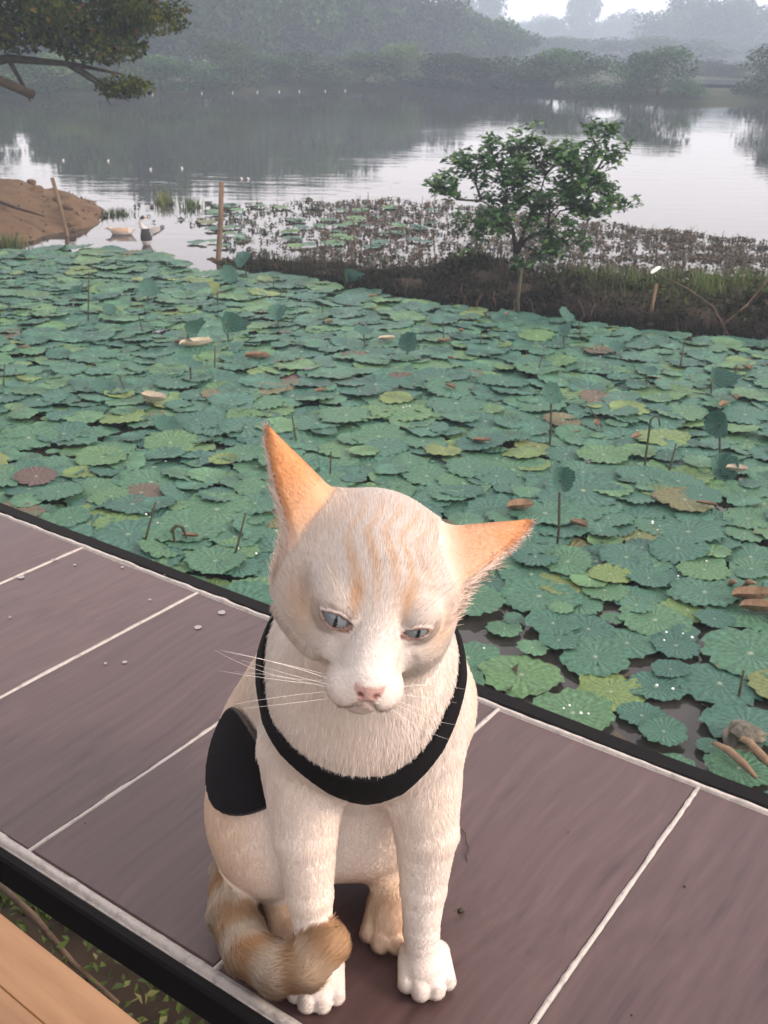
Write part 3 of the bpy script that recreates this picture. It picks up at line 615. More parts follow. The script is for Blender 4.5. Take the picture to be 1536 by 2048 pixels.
pb = blades(np.stack([x[m_], y[m_], np.full(m_.sum(), -.01)], 1), .05+.05*((yf-y)[m_] < .5), .004, r, 1.1, tint=np.clip(tint[m_]-.05, 0, .75))
stuff('pond_weeds', 'brown floating weeds covering the shallow water behind the earth bank', [pa, pb], F_WEED)
# tufts standing in the weeds
def tuft(x, y, z, n, h, wd, label, seed, tn=.6, sp=.12, name='grass_tuft', group=None):
    sp *= .55; rr = np.random.default_rng(seed); b = np.stack([rr.normal(0, sp*.5, n), rr.normal(0, sp*.4, n), np.zeros(n)], 1)
    v, f, t = blades(b, h, wd, rr, .7, tint=np.clip(rr.normal(tn, .18, n), 0, 1))
    return setp(link(name, mesh(name, v, f, F_GRASS, smooth=False, pattr={'tint': t}), loc=(x, y, z)), label, 'grass tuft', group)
tuft(-2.65, 13.1, -.01, 90, .16, .006, 'bright green grass tuft standing in the weeds near the ducks', 501, .75, .22)
tuft(-2.30, 12.9, -.01, 70, .12, .006, 'dull grass tuft just right of the bright green one in the weeds', 502, .35, .24)
tuft(-3.0, 12.2, -.01, 90, .08, .006, 'low dark tuft in the water beside the mud bank', 503, .1, .3)
for k in range(12):
    tuft(-3.75+r.normal(0, .25), 9.95+.12*k/12+r.normal(0, .06), .0, 40, .14, .005, 'dry grass clump along the foot of the mud bank', 510+k, .3, .22, group='grass clumps along the mud bank')
for k in range(9):
    x0 = 1.55+k*.17+r.normal(0, .05); t0 = r.uniform(.3, .6); y0 = float(bund_y(x0, t0))
    tuft(x0, y0, float(bund_z(x0, y0, t0))-.01, 60, .15, .004, 'brown and green grass clump on top of the earth bank', 530+k, .5, .22, group='grass clumps on the earth bank')
# reeds rising by the bank
for k, (x0, y0, h) in enumerate([(-.15, 9.7, .55), (-.28, 9.9, .45), (.05, 9.6, .4), (.30, 9.5, .62), (-.6, 9.9, .4), (1.65, 9.4, .35), (1.85, 9.3, .45), (.42, 9.3, .75), (.47, 9.2, .5)]):
    q = r.normal(size=(4, 3))*.02; pts = np.array([(x0, y0, -.05), (x0, y0, h*.35), (x0, y0, h*.7), (x0, y0, h)])+np.cumsum(q, 0)
    twig('reed', pts, [.005, .005, .004, .0025], 'thin dry reed standing in the weeds behind the earth bank', 'reed', 'reeds behind the earth bank', n=5)

n = 900; x = r.uniform(-6.5, -2.9, n); y = r.uniform(9.8, 13.5, n); z = mound_z(x[None], y[None])[0]; k_ = (z > -.01) & ((z < .12) | (r.uniform(0, 1, n) < .25)); x, y, z = x[k_], y[k_], z[k_]
stuff('leaf_litter', 'dark scraps and dead leaves strewn along the mud bank', [leaf_cloud(np.stack([x, y, z+.008], 1), .05, r, 3., .5, tint=np.clip(r.normal(.25, .2, len(x)), 0, .8))], F_WEED)
twig('root', [(-4.6, 12.0, .33), (-4.3, 11.5, .31), (-4.05, 11.2, .29), (-3.7, 10.95, .23), (-3.4, 10.85, .17)], [.02, .022, .018, .014, .008], 'dark root snaking across the bare mud bank', 'root', mat=M_BARK)
# grass and litter under the deck
r = np.random.default_rng(56); n = 7000
x = r.uniform(-1.3, .1, n); y = r.uniform(.8, 1.5, n); k_ = vnoise(np.stack([x, y], 1), 6, 57) > -.1; x, y = x[k_], y[k_]
pa = blades(np.stack([x, y, .51-.9*np.clip((y-1.25)/.7, 0, 1)**1.5], 1), .11, .0026, r, .9)
n = 3500; y = r.uniform(.8, 1.5, n); pb = leaf_cloud(np.stack([r.uniform(-1.2, .1, n), y, .53-.9*np.clip((y-1.25)/.7, 0, 1)**1.5+r.uniform(0, .07, n)], 1), .019, r, 1., .5, tint=np.clip(r.normal(.45, .3, n), 0, 1))
stuff('grass', 'green grass and weeds on the shaded ground below the ledge', [pa, pb], F_GRASS)
twig('dead_branch', [(-.62, 1.34, .56), (-.52, 1.24, .58), (-.44, 1.16, .57), (-.36, 1.10, .56)], [.006, .006, .005, .003], 'brown twig lying in the grass under the ledge', 'branch')

# ------------------------------------------------------------------ lotus pond
def lotus_mesh(name, seed, N=44, rings=(.0, .07, .3, .55, .78, .92, 1.), cup=.06, pleat=.035, wave=.05, fold=0., mat=None, raw=False):
    if not fold and cup < .2: cup, pleat, wave = cup*.6, pleat*.6, wave*.6
    r = np.random.default_rng(seed); th = np.arange(N)*2*math.pi/N; ph = r.uniform(0, 6.28, 8)
    kk = r.integers(7, 12); sc_ = .045*np.sin(kk*th+ph[0])+.03*np.sin((kk+4)*th+ph[1])+.05*np.sin(2*th+ph[2])+.03*np.sin(3*th+ph[3])+r.normal(size=N)*.016-.020*(np.arange(N) % 2)
    vs = [(0, 0, 0)]; rad = [0.]; ve = [1.]
    for q in rings[1:]:
        rr = q*(1+sc_*q**3); z = cup*q**2.2+wave*q**2*(np.sin(2*th+ph[4])+.6*np.sin(3*th+ph[5])+.4*np.sin(5*th+ph[6]))+pleat*q**4*np.where(np.arange(N) % 2, 1, -1)*r.uniform(.5, 1.4, N)
        z = z-.02*q**8*r.uniform(0, 1.6, N)
        x, y = rr*np.cos(th), rr*np.sin(th)
        if fold: z = z+fold*np.maximum(0, x-.05)**1.6*1.5; x = np.where(x > .05, .05+(x-.05)*(1-.45*min(1, fold)*np.clip(x, 0, 1)), x)
        vs += list(zip(x, y, z)); rad += [q]*N; ve += list(np.where(np.arange(N) % 2, 0., 1.)*(1 if q < .9 else .6))
    f = [(0, 1+k, 1+(k+1) % N, 1+(k+1) % N) for k in range(N)]
    ft = [(0, 1+k, 1+(k+1) % N) for k in range(N)]
    for j in range(len(rings)-2):
        a = 1+j*N
        for k in range(N): ft += [(a+k, a+N+k, a+N+(k+1) % N), (a+k, a+N+(k+1) % N, a+(k+1) % N)]
    vs = np.array(vs); ft = np.array(ft)
    if raw: return vs, ft, np.array(rad), np.array(ve)
    return mesh(name, vs, ft, mat or M_LOTUS, pattr={'rad': rad, 'vein': ve})
LEAF = [lotus_mesh('lotus_leaf', 600+i, 44 if i < 7 else 36, cup=[.05, .09, .02, .12, .0, .06, .1, .03, .08, .05, .14, .02][i], pleat=[.03, .05, .04, .02, .05, .03, .045, .06, .02, .05, .03, .04][i], wave=[.03, .05, .02, .06, .03, .04, .05, .02, .06, .03, .05, .07][i]) for i in range(12)]
r = np.random.default_rng(91)
def in_field(x, y):
    top = np.interp(x, [-4.5, -3.51, -2.92, -2.07, -1.6, -.95, -.3, .47, 1.49, 2.53, 4.5], [9.6, 9.8, 10.05, 9.95, 9.0, 9.0, 8.42, 7.92, 7.38, 6.98, 6.3])
    return (y < top-.08) & (y > .66*(3.0-.715*x)) & (y > 1.55) & (np.abs(x) < .40*y+.75)
px_, py_, pr__ = [], [], []
cx = r.uniform(-4.6, 4.4, 30000); cy = r.uniform(1.6, 10.1, 30000); ok = in_field(cx, cy); cx, cy = cx[ok], cy[ok]
cr = np.clip(r.normal(.104, .032, len(cx)), .04, .17)
far_ = np.zeros(0); QX = np.zeros(4000); QY = np.zeros(4000); QR = np.zeros(4000); nq = 0
gap = vnoise(np.stack([cx, cy], 1), 1.5, 92)
for k in range(len(cx)):
    loose = max(0., min(1., (3.9-.35*cx[k]-cy[k])/.8))*(1. if cx[k] > .15 else 0.)
    fac = .43+.32*loose+(.16 if gap[k] > .95 else 0)
    d = np.hypot(QX[:nq]-cx[k], QY[:nq]-cy[k])
    if nq and np.any(d < fac*(QR[:nq]+cr[k])): continue
    QX[nq], QY[nq], QR[nq] = cx[k], cy[k], cr[k]; nq += 1
    if nq >= 3600: break
QX, QY, QR = QX[:nq], QY[:nq], QR[:nq]
_d = np.stack([QX, QY, np.full(nq, -CAM_Z)], 1); _z = _d@_F; _u = 768+PXF*(_d@_R2)/_z; _vv = 1024-PXF*(_d@_U2)/_z
inview = (_u > -40) & (_u < 1576) & (_vv < 1650) & (_vv > 400)
dvis = QY > (3.0-.715*QX)-.12
rank = np.where(inview & dvis, QR/_z**1.5, 0); order = np.argsort(-rank); big = set(order[:288].tolist())
lz = .012+r.uniform(0, 1, nq)*np.where((QX > .15) & (QY < 3.6), .018, .028)
tilt = np.where((QX > .15) & (QY < 3.6), .025, .045)
RX, RY, RZ = r.normal(size=nq)*tilt, r.normal(size=nq)*tilt, r.uniform(0, 6.28, nq)
from mathutils import Euler
GL = 'flat lotus leaves on the pond'
far_v, far_f, far_r, far_ve, far_n, off = [], [], [], [], [], 0
LOW = [lotus_mesh('x', 640+i, 26, (.0, .1, .5, .85, 1.), cup=.05+.02*(i % 4), pleat=.04, wave=.05, raw=True) for i in range(8)]
for k in range(nq):
    sz = QR[k]
    if k in big:
        tv = float(r.uniform()); o = link('lotus_leaf', LEAF[k % 12], loc=(QX[k], QY[k], lz[k]), rot=(RX[k], RY[k], RZ[k]), scale=(sz, sz, sz))
        o.color = (tv, tv, tv, 1)
        hue = 'blue-green' if tv < .5 else 'mid-green' if tv < .8 else 'yellow-green' if tv < .975 else 'brown'
        big_ = 'large' if sz > .125 else 'small' if sz < .08 else 'middling'
        zone = ('in the loose leaves beside the ledge right of the cat' if QY[k] < 3.5 else 'in the pond right of the cat\'s head' if QY[k] < 5.2 else 'in the right-hand field toward the earth bank') if QX[k] > .05 else ('just beyond the ledge left of the cat' if QY[k] < 4.3 else 'in the left part of the lotus field')
        setp(o, f'{big_} {hue} lotus leaf {zone}', 'lotus leaf', f'{big_} {hue} lotus leaves {zone}')
    else:
        vs, ft, ra, ve = LOW[k % 8]; M_ = np.array(Euler((RX[k]*1.3, RY[k]*1.3, RZ[k])).to_matrix())
        far_v.append(vs*sz@M_.T+V(QX[k], QY[k], lz[k])); far_f.append(ft+off); off += len(vs); far_r.append(ra); far_ve.append(ve); far_n.append(np.full(len(vs), r.uniform()))
# pads lying among the weeds further out
for k in range(70):
    x0, y0 = r.uniform(-2.0, .6), r.uniform(10.2, 13.2); vs, ft, ra, ve = LOW[k % 8]; sz = r.uniform(.06, .11); M_ = np.array(Euler((r.normal()*.05, r.normal()*.05, r.uniform(0, 6))).to_matrix())
    far_v.append(vs*sz@M_.T+V(x0, y0, .02)); far_f.append(ft+off); off += len(vs); far_r.append(ra); far_ve.append(ve); far_n.append(np.full(len(vs), r.uniform()))
o = link('lotus_leaves', mesh('lotus_leaves', np.concatenate(far_v), np.concatenate(far_f), M_LOTUS, pattr={'rad': np.concatenate(far_r), 'vein': np.concatenate(far_ve), 'rnd': np.concatenate(far_n)}))
setp(o, 'mass of further lotus leaves carpeting the pond', kind='stuff')
# submerged dark leaf litter between the leaves
n = 700; x = r.uniform(-3, 3, n); y = r.uniform(2.2, 9, n); ok = in_field(x, y); x, y = x[ok], y[ok]
stuff('leaf_litter', 'brown rotting scraps floating between the lotus leaves', [leaf_cloud(np.stack([x, y, np.full(len(x), .008)], 1), .06, r, 9, .6, tint=np.clip(r.normal(.3, .2, len(x)), 0, .7), bend=.0)], F_WEED)
# dew beads
dm = MB(); nd = 0
for k in order[:120]:
    if r.uniform() < .16:
        for q in range(r.integers(1, 5)):
            a, b = r.uniform(0, 6.28), QR[k]*r.uniform(.1, .85); s_ = r.uniform(.0025, .0055)
            c = V(QX[k]+b*math.cos(a), QY[k]+b*math.sin(a), lz[k]+.012+.06*QR[k]*(b/QR[k])**2)
            dm.lathe(c, [(s_*.55, -s_*.6), (s_, 0), (s_*.75, s_*.6), (s_*.1, s_*.8)], 7)
setp(link('dew_drops', dm.build('dew_drops', M_DEW)), 'beads of water sitting on the lotus leaves', kind='stuff')

LEAF_UP = [lotus_mesh('blade', 660+i, 40, cup=.25, pleat=.03, wave=.10, fold=[.0, .7, 1.1, 1.6][i]) for i in range(4)]
GS = 'bare lotus stalks standing out of the leaves'
def stalk_pts(x, y, tx, tz, hook=0.):
    b = V(x, y, -.10); t = V(tx, y+.01, tz); mid = (b+t)/2+V(r.normal()*.012, 0, 0); p = [b, mid, t]
    if hook: p += [t+V(hook*.35, 0, .018), t+V(hook*.8, 0, .012), t+V(hook, 0, -.03)]
    return np.array(p)
for k, (x, y, tx, tz, hk, lab) in enumerate([(1.20, 4.62, 1.20, .25, .045, 'lotus stalk with a hooked tip standing right of the cat'), (1.31, 4.62, 1.33, .14, 0, 'short straight lotus stalk beside the hooked one'), (1.17, 5.19, 1.03, .12, 0, 'dark lotus stalk leaning over, behind the hooked one'),
        (-.44, 4.9, -.45, .15, 0, 'thin upright stalk behind the tip of the tall orange ear'), (-1.01, 6.04, -.99, .18, 0, 'thin stalk beside the curled pale leaf'), (-2.05, 7.2, -2.0, .36, 0, 'tall thin stalk in the far left leaves'), (-.93, 3.7, -.86, .20, 0, 'leaning stalk just beyond the ledge'),
        (-.62, 3.61, -.51, .20, 0, 'slanting dark stalk just beyond the ledge near the cat'), (-.84, 3.69, -.80, .09, .05, 'hooked low stalk between the two leaning ones'), (-.80, 3.76, -.82, .06, .05, 'low bent stalk nearest the leaning ones'), (-.25, 4.46, -.24, .13, 0, 'short stalk behind the crown of the cat'),
        (-1.38, 5.65, -1.46, .11, 0, 'broken stalk leaning left of the pale curled leaf'), (-2.1, 5.66, -2.08, .16, 0, 'stalk at the left picture edge'), (1.29, 6.96, 1.26, .13, 0, None), (.61, 6.72, .60, .11, 0, None), (.08, 6.69, .09, .10, 0, None), (.35, 6.83, .36, .16, 0, None), (1.10, 2.74, 1.08, .10, 0, 'thick short stalk close to the ledge'),
        (-.90, 8.33, -.88, .12, 0, None), (-.47, 7.46, -.45, .12, 0, None), (1.75, 6.3, 1.78, .2, 0, None), (2.0, 5.9, 1.98, .16, 0, None), (-1.6, 6.9, -1.62, .14, 0, None), (.9, 6.2, .92, .10, 0, None)]):
    p = stalk_pts(x, y, tx, tz, hk); rr = np.full(len(p), .0052); rr[-1] = .0035
    twig('lotus_stalk', p, rr, lab or 'thin dark lotus stalk poking up among the far leaves', 'lotus stalk', GS if lab is None else None, M_STALK, 6)
def upleaf(x, y, tx, tz, size, rot, label, shape=0, mat=None, group=None):
    e = empty('lotus_plant', (x, y, 0)); setp(e, label, 'lotus leaf', group)
    p = stalk_pts(x, y, tx, tz)-V(x, y, 0); link('stalk', MB().tube(p, .0055, 6).build('stalk', M_STALK), e)
    size *= .56; link('blade', LEAF_UP[shape], e, (tx-x, .01, tz), rot, (size, size, size)); return e
upleaf(.67, 3.75, .66, .30, .085, (1.25, .15, .5), 'upright green lotus leaf on a tall stalk right of the cat', 1)
upleaf(.80, 4.93, .79, .27, .10, (1.0, .3, .2), 'raised dark green leaf on a stalk above the cat\'s level ear', 0)
upleaf(1.58, 4.73, 1.55, .20, .12, (1.35, -.2, -.3), 'pair of bright upright lotus leaf halves on a stalk at right', 2)
upleaf(1.52, 4.54, 1.52, .05, .12, (1.1, .1, .4), 'dark cupped leaf standing on edge below the bright upright one', 1)
upleaf(-1.25, 8.39, -1.24, .12, .13, (1.15, 0, .2), 'dark green raised leaf near the tall wooden stake', 0)
upleaf(-1.17, 8.78, -1.17, .16, .13, (1.0, .5, -.4), 'pale raised leaf beside the earth bank tip', 1)
upleaf(-1.75, 7.83, -1.75, .12, .13, (1.0, .1, .3), 'raised light green leaf in the far left of the lotus field', 0)
upleaf(-1.0, 6.68, -1.02, .16, .12, (1.5, .2, 1.0), 'upright folded leaf in the middle of the left leaves', 3)
upleaf(1.82, 5.74, 1.80, .12, .11, (1.3, .3, .9), 'yellow-green curled leaf standing near the right edge', 3)
upleaf(.13, 6.46, .14, .10, .12, (.9, -.2, .1), 'olive green bent leaf behind the cat', 2)
upleaf(1.23, 7.29, 1.22, .10, .11, (.8, .2, .6), 'small dark raised leaf close to the earth bank', 0)
upleaf(-.75, 7.2, -.75, .10, .12, (.7, .4, .1), 'glossy raised leaf in the centre of the far leaves', 1)
upleaf(-1.25, 6.6, -1.25, .10, .13, (.9, -.5, 2.), 'dark curled leaf with lighter rim left of the folded one', 2)
upleaf(-.33, 8.5, -.33, .10, .10, (1.4, .2, 1.2), 'narrow pale folded leaf at the foot of the bank', 3)
for k in range(12):
    x = r.uniform(-2.6, 2.3); y = r.uniform(4.6, 8.6)
    if not in_field(np.array([x]), np.array([y]))[0]: continue
    upleaf(x, y, x+r.normal()*.02, r.uniform(.05, .13), r.uniform(.08, .13), (r.uniform(.2, .6), r.uniform(-.3, .3), r.uniform(-.8, .8)), 'tilted cupped lotus leaf raised a little above the flat ones', int(r.integers(0, 3)), group='tilted lotus leaves')
# folded / dead leaves
def curl(name, c, L_, w_, ang, label, mat, arc=2.2, rz=0., tilt=0.):
    n, mcol = 14, 7; vs = []
    for i in range(n):
        t = i/(n-1)*2-1; ww = w_*(1-t*t)**.5+.0005
        for j in range(mcol):
            a = (j/(mcol-1)-.5)*arc; vs.append((t*L_/2, ww*math.sin(a), ww*(1-math.cos(a))*1.4+.12*L_*t*t*tilt))
    f = [(i*mcol+j, i*mcol+j+1, (i+1)*mcol+j+1, (i+1)*mcol+j) for i in range(n-1) for j in range(mcol-1)]
    top = [(x_, y_, z_+.0035) for x_, y_, z_ in vs]; q = len(vs)
    f2 = [tuple(k+q for k in g)[::-1] for g in f]
    me = mesh(name, vs+top, f+f2, mat); return setp(link(name, me, loc=c, rot=(0, 0, rz)), label, 'dead leaf')
curl('curled_leaf', (-1.19, 6.55, .04), .22, .045, 0, 'pale curled leaf rim in the left leaves', M_PALE, 2.4, .5, .8)
curl('curled_leaf', (-1.22, 5.40, .05), .17, .045, 0, 'cream curled leaf in the left middle of the lotus field', M_PALE, 2.2, -.5, 1.2)
curl('curled_leaf', (0.0, 6.75, .05), .12, .03, 0, 'small pinkish curled scrap behind the cat', M_PALE, 2.0, .3, .6)
curl('curled_leaf', (-.78, 6.3, .04), .16, .03, 0, 'tan folded leaf edge near the centre of the far leaves', M_DEAD, 2.6, .1, .5)
curl('curled_leaf', (1.58, 4.50, .06), .10, .03, 0, 'pinkish dry leaf flap beside the cupped leaf at right', M_PALE, 2.0, -.2, .8)
curl('curled_leaf', (.56, 4.05, .05), .12, .035, 0, 'brown curled leaf tip just above the cat\'s level ear', M_DEAD, 2.3, .3, .9)
curl('curled_leaf', (1.28, 3.30, .05), .15, .03, 0, 'tan crumpled dead leaf at the right edge of the pond', M_DEAD, 2.6, .1, .8)
curl('curled_leaf', (1.30, 3.24, .035), .16, .028, 0, 'lower tan dead leaf fold at the right edge', M_DEAD, 2.6, -.1, .6)
for k in range(26):
    x = r.uniform(-2.4, 2.2); y = r.uniform(3.6, 8.4)
    if in_field(np.array([x]), np.array([y]))[0]:
        setp(curl('leaf_scrap', (x, y, .05), r.uniform(.05, .10), r.uniform(.010, .022), 0, 'small dry brown leaf scrap lying on the lotus leaves', M_DEAD, 2.2, r.uniform(0, 3), r.uniform(0, 1)), group='dry scraps on the lotus leaves')
def roll(pts, rad, label):
    pts = np.asarray(pts, float); o = link('rolled_leaf', MB().tube(pts-pts[0], rad, 9).build('rolled_leaf', M_DEAD), loc=tuple(pts[0])); setp(o, label, 'dead leaf')
roll([(.915, 2.455, .05), (.94, 2.40, .065), (.965, 2.35, .06), (.99, 2.31, .045)], [.006, .011, .011, .005], 'brown rolled lotus leaf like a cigar beside the ledge, nearer of two')
roll([(.985, 2.49, .05), (1.005, 2.43, .07), (1.025, 2.37, .065), (1.05, 2.33, .045)], [.006, .011, .012, .005], 'brown rolled lotus leaf like a cigar beside the ledge, further of two')
roll([(1.245, 3.44, .03), (1.243, 3.41, .06), (1.245, 3.38, .075)], [.008, .011, .005], 'short upright rolled brown leaf tip at right, left one of two')
roll([(1.30, 3.44, .03), (1.302, 3.41, .06), (1.315, 3.38, .07)], [.008, .011, .005], 'short upright rolled brown leaf tip at right, right one of two')
# mossy stone at the water's edge
sv, sf = [], []
n1, n2 = 9, 12
for i in range(n1):
    for j in range(n2):
        a, b = math.pi*i/(n1-1), 2*math.pi*j/n2; d = V(math.sin(a)*math.cos(b), math.sin(a)*math.sin(b), math.cos(a)); sv.append(np.sign(d)*np.abs(d)**.75*V(.062, .05, .042))
sv = np.array(sv); sv *= (1+.22*vnoise(sv, 30, 5)+.12*vnoise(sv, 70, 6))[:, None]
sf = [(i*n2+j, i*n2+(j+1) % n2, (i+1)*n2+(j+1) % n2, (i+1)*n2+j) for i in range(n1-1) for j in range(n2)]
setp(link('stone', mesh('stone', sv, sf, M_STONE, smooth=False), loc=(1.02, 2.52, .025), rot=(.1, .25, .5)), 'grey-brown stone poking out of the water beside the ledge', 'stone')

# ------------------------------------------------------------------ stakes, floats, ducks
def stake(x, y, tx, tz, rad, label):
    p = np.array([(0, 0, -.35), (0, 0, 0), ((tx-x)*.5+.006, 0, tz*.5), (tx-x, 0, tz)], float)
    setp(link('wooden_stake', MB().tube(p, [rad*1.05, rad, rad*.95, rad*.9], 9).build('wooden_stake', M_STAKE), loc=(x, y, 0)), label, 'stake')
stake(-3.16, 10.74, -3.25, .55, .021, 'leaning wooden stake at the tip of the mud bank')
stake(-1.50, 9.55, -1.44, .68, .024, 'upright wooden stake at the end of the earth bank')
fl = MB(); fl.lathe((0, 0, 0), [(.010, -.06), (.042, -.05), (.055, -.01), (.050, .03), (.028, .055), (.016, .065), (.016, .085), (.005, .09)], 10)
flm = fl.build('float', M_FLOAT)
for x, y in [(-11.44, 36.4), (-10.69, 37.7), (-9.8, 38.7), (-8.78, 39.3), (-8.22, 39.6), (-6.75, 41.0), (-5.75, 41.8), (-4.95, 42.6), (-4.2, 43.2), (-3.5, 43.9), (-2.55, 44.6), (-1.8, 45.2)]:
    setp(link('float', flm, loc=(x, y, .02), rot=(.4, .2, x), scale=(.5, .5, .5)), 'small white float in the line along the far bank', 'float', 'white floats along the far bank')
for x, y, lab in [(-5.14, 17.66, 'white float on open water, leftmost of the near ones'), (-4.44, 17.7, 'white float above the left wooden stake, second of the near ones'), (-3.55, 16.62, 'white float third from left on the open water'), (-3.12, 16.82, 'white float fourth from left on the open water'),
                  (-2.07, 15.63, 'left one of two white floats bobbing side by side'), (-1.98, 15.64, 'right one of two white floats bobbing side by side')]:
    setp(link('float', flm, loc=(x, y, .01), rot=(.5, .3, x), scale=(.30, .30, .30)), lab, 'float')

def smin(a, b, k):
    h = np.clip(.5+.5*(b-a)/k, 0, 1); return b+(a-b)*h-k*h*(1-h)
def surface_net(sdf, lo, hi, h, band=.012, cs=4):
    """mesh of sdf = 0 (naive surface nets); the field is evaluated finely only near the surface"""
    lo = np.asarray(lo, float); n = (np.ceil((np.asarray(hi)-lo)/h/cs).astype(int))*cs+1
    nc = (n-1)//cs+1; g = np.stack(np.meshgrid(*[np.arange(k)*h*cs for k in nc], indexing='ij'), -1).reshape(-1, 3)+lo
    Fc = sdf(g).reshape(nc)
    near = np.abs(Fc) < band+h*cs
    cell = np.zeros(nc-1, bool)
    for dx in (0, 1):
        for dy in (0, 1):
            for dz in (0, 1): cell |= near[dx:nc[0]-1+dx, dy:nc[1]-1+dy, dz:nc[2]-1+dz]
    D = np.repeat(np.repeat(np.repeat(Fc[:-1, :-1, :-1], cs, 0), cs, 1), cs, 2); D = np.pad(D, ((0, 1),)*3, mode='edge').astype(np.float32)
    mk = np.repeat(np.repeat(np.repeat(cell, cs, 0), cs, 1), cs, 2); mk = np.pad(mk, ((0, 1),)*3, mode='edge')
    for ax in range(3):
        m2 = mk.copy(); sl = [slice(None)]*3; sr = [slice(None)]*3; sl[ax] = slice(1, None); sr[ax] = slice(None, -1); m2[tuple(sl)] |= mk[tuple(sr)]; mk = m2
    ix = np.argwhere(mk); val = np.empty(len(ix), np.float32)
    for a in range(0, len(ix), 400000): val[a:a+400000] = sdf(ix[a:a+400000]*h+lo)
    D[mk] = val
    S = D < 0; cnt = np.zeros(n-1, np.int8)
    for dx in (0, 1):
        for dy in (0, 1):
            for dz in (0, 1): cnt += S[dx:n[0]-1+dx, dy:n[1]-1+dy, dz:n[2]-1+dz]
    act = (cnt > 0) & (cnt < 8); ci = np.argwhere(act); idx = -np.ones(n-1, np.int64); idx[act] = np.arange(len(ci))
    acc = np.zeros((len(ci), 3)); w_ = np.zeros(len(ci))
    cor = [(a, b, c) for a in (0, 1) for b in (0, 1) for c in (0, 1)]
    vals = {c: D[ci[:, 0]+c[0], ci[:, 1]+c[1], ci[:, 2]+c[2]] for c in cor}
    for a in cor:
        for ax in range(3):
            if a[ax] == 0:
                b = list(a); b[ax] = 1; b = tuple(b); va, vb = vals[a], vals[b]; m_ = (va < 0) != (vb < 0)
                t = np.where(m_, va/np.where(np.abs(va-vb) < 1e-12, 1e-12, va-vb), 0)
                p = np.array(a, float)+t[:, None]*(np.array(b)-np.array(a)); acc += np.where(m_[:, None], p, 0); w_ += m_
    vtx = (ci+acc/w_[:, None])*h+lo; faces = []
    for ax in range(3):
        u, v = (ax+1) % 3, (ax+2) % 3
        sl = [slice(1, -1)]*3; sl[ax] = slice(0, -1); sr = [slice(1, -1)]*3; sr[ax] = slice(1, None)
        A, B = S[tuple(sl)], S[tuple(sr)]; e = np.argwhere(A != B); dirn = A[A != B]
        o_ = np.ones(3, int); o_[ax] = 0; e = e+o_
        def cellid(du, dv):
            q = e.copy(); q[:, u] -= du; q[:, v] -= dv; return idx[q[:, 0], q[:, 1], q[:, 2]]
        q = np.stack([cellid(1, 1), cellid(0, 1), cellid(0, 0), cellid(1, 0)], 1); q[~dirn] = q[~dirn][:, ::-1]; faces.append(q)
    f = np.concatenate(faces); f = f[(f >= 0).all(1)]
    return vtx, f
def smax(a, b, k): return -smin(-a, -b, k)
def rcone(p, a, b, r1, r2):
    ba = b-a; t = np.clip(((p-a)@ba)/(ba@ba), 0, 1); return np.linalg.norm(p-a-t[:, None]*ba, axis=1)-(r1+(r2-r1)*t)
def ell(p, c, r, M=None):
    q = p-c
    if M is not None: q = q@M.T
    k0 = np.linalg.norm(q/r, axis=1); k1 = np.linalg.norm(q/(r*r), axis=1)
    return np.where(k1 > 1e-9, k0*(k0-1)/np.maximum(k1, 1e-9), -min(r))
def attr_mat(name, attr='col', rough=.8, spec=.2, bump=0, bscale=300, transl=0.):
    def bld(t, b, N, L):
        a = N('ShaderNodeAttribute', attribute_name=attr); L(a.outputs['Color'], b.inputs['Base Color'])
        if bump:
            tc = N('ShaderNodeTexCoord'); n_ = N('ShaderNodeTexNoise', Scale=bscale, Detail=4.); L(tc.outputs['Object'], n_.inputs['Vector'])
            bp = N('ShaderNodeBump', Strength=bump, Distance=.002); L(n_.outputs['Fac'], bp.inputs['Height']); L(bp.outputs[0], b.inputs['Normal'])
        if transl:
            tr = N('ShaderNodeBsdfTranslucent'); L(a.outputs['Color'], tr.inputs[0]); mx = N('ShaderNodeMixShader'); mx.inputs[0].default_value = transl
            L(b.outputs[0], mx.inputs[1]); L(tr.outputs[0], mx.inputs[2]); L(mx.outputs[0], t.nodes['Material Output'].inputs['Surface'])
    return material(name, bld, rough=rough, spec=spec)
M_BIRD = attr_mat('duck_feathers', rough=.75, bump=.3, bscale=90)
def bird(name, sdf, lo, hi, h, colf, loc, label, wings=()):
    root = empty(name, loc); root.scale = (.72, .72, .72); setp(root, label, 'duck')
    v, f = surface_net(sdf, lo, hi, h, .02); link('body', mesh('body', v, f, M_BIRD, pattr={'col': colf(v)}), root)
    for wsdf, wlo, whi, wcol in wings:
        v, f = surface_net(wsdf, wlo, whi, h*.8, .02); link('wing', mesh('wing', v, f, M_BIRD, pattr={'col': wcol(v)}), root)
WH, BK = V(.42, .40, .38), V(.028, .028, .030)
def d1(p):       # standing in the shallows, neck stretched up
    d = ell(p, V(.0, 0, .10), V(.075, .085, .12)); d = smin(d, rcone(p, V(.01, 0, .15), V(-.05, 0, .24), .055, .030), .03)
    d = smin(d, rcone(p, V(-.05, 0, .24), V(-.062, 0, .31), .026, .021), .015); d = smin(d, rcone(p, V(-.062, 0, .31), V(-.03, 0, .355), .021, .024), .012)
    d = smin(d, rcone(p, V(-.03, 0, .355), V(.02, -.01, .352), .020, .008), .008); d = smin(d, rcone(p, V(-.01, .03, 0), V(-.01, .05, -.08), .04, .02), .02)
    return d
def c1(v):
    o = np.tile(WH, (len(v), 1)); blk = (v[:, 2] > .06) & (v[:, 2] < .215) & (v[:, 0] > -.075+.25*(v[:, 2]-.1)); o[blk] = BK
    o[(v[:, 2] > .33)] = BK*1.6; o[(v[:, 0] > -.005) & (v[:, 2] > .32)] = V(.45, .20, .06); return o
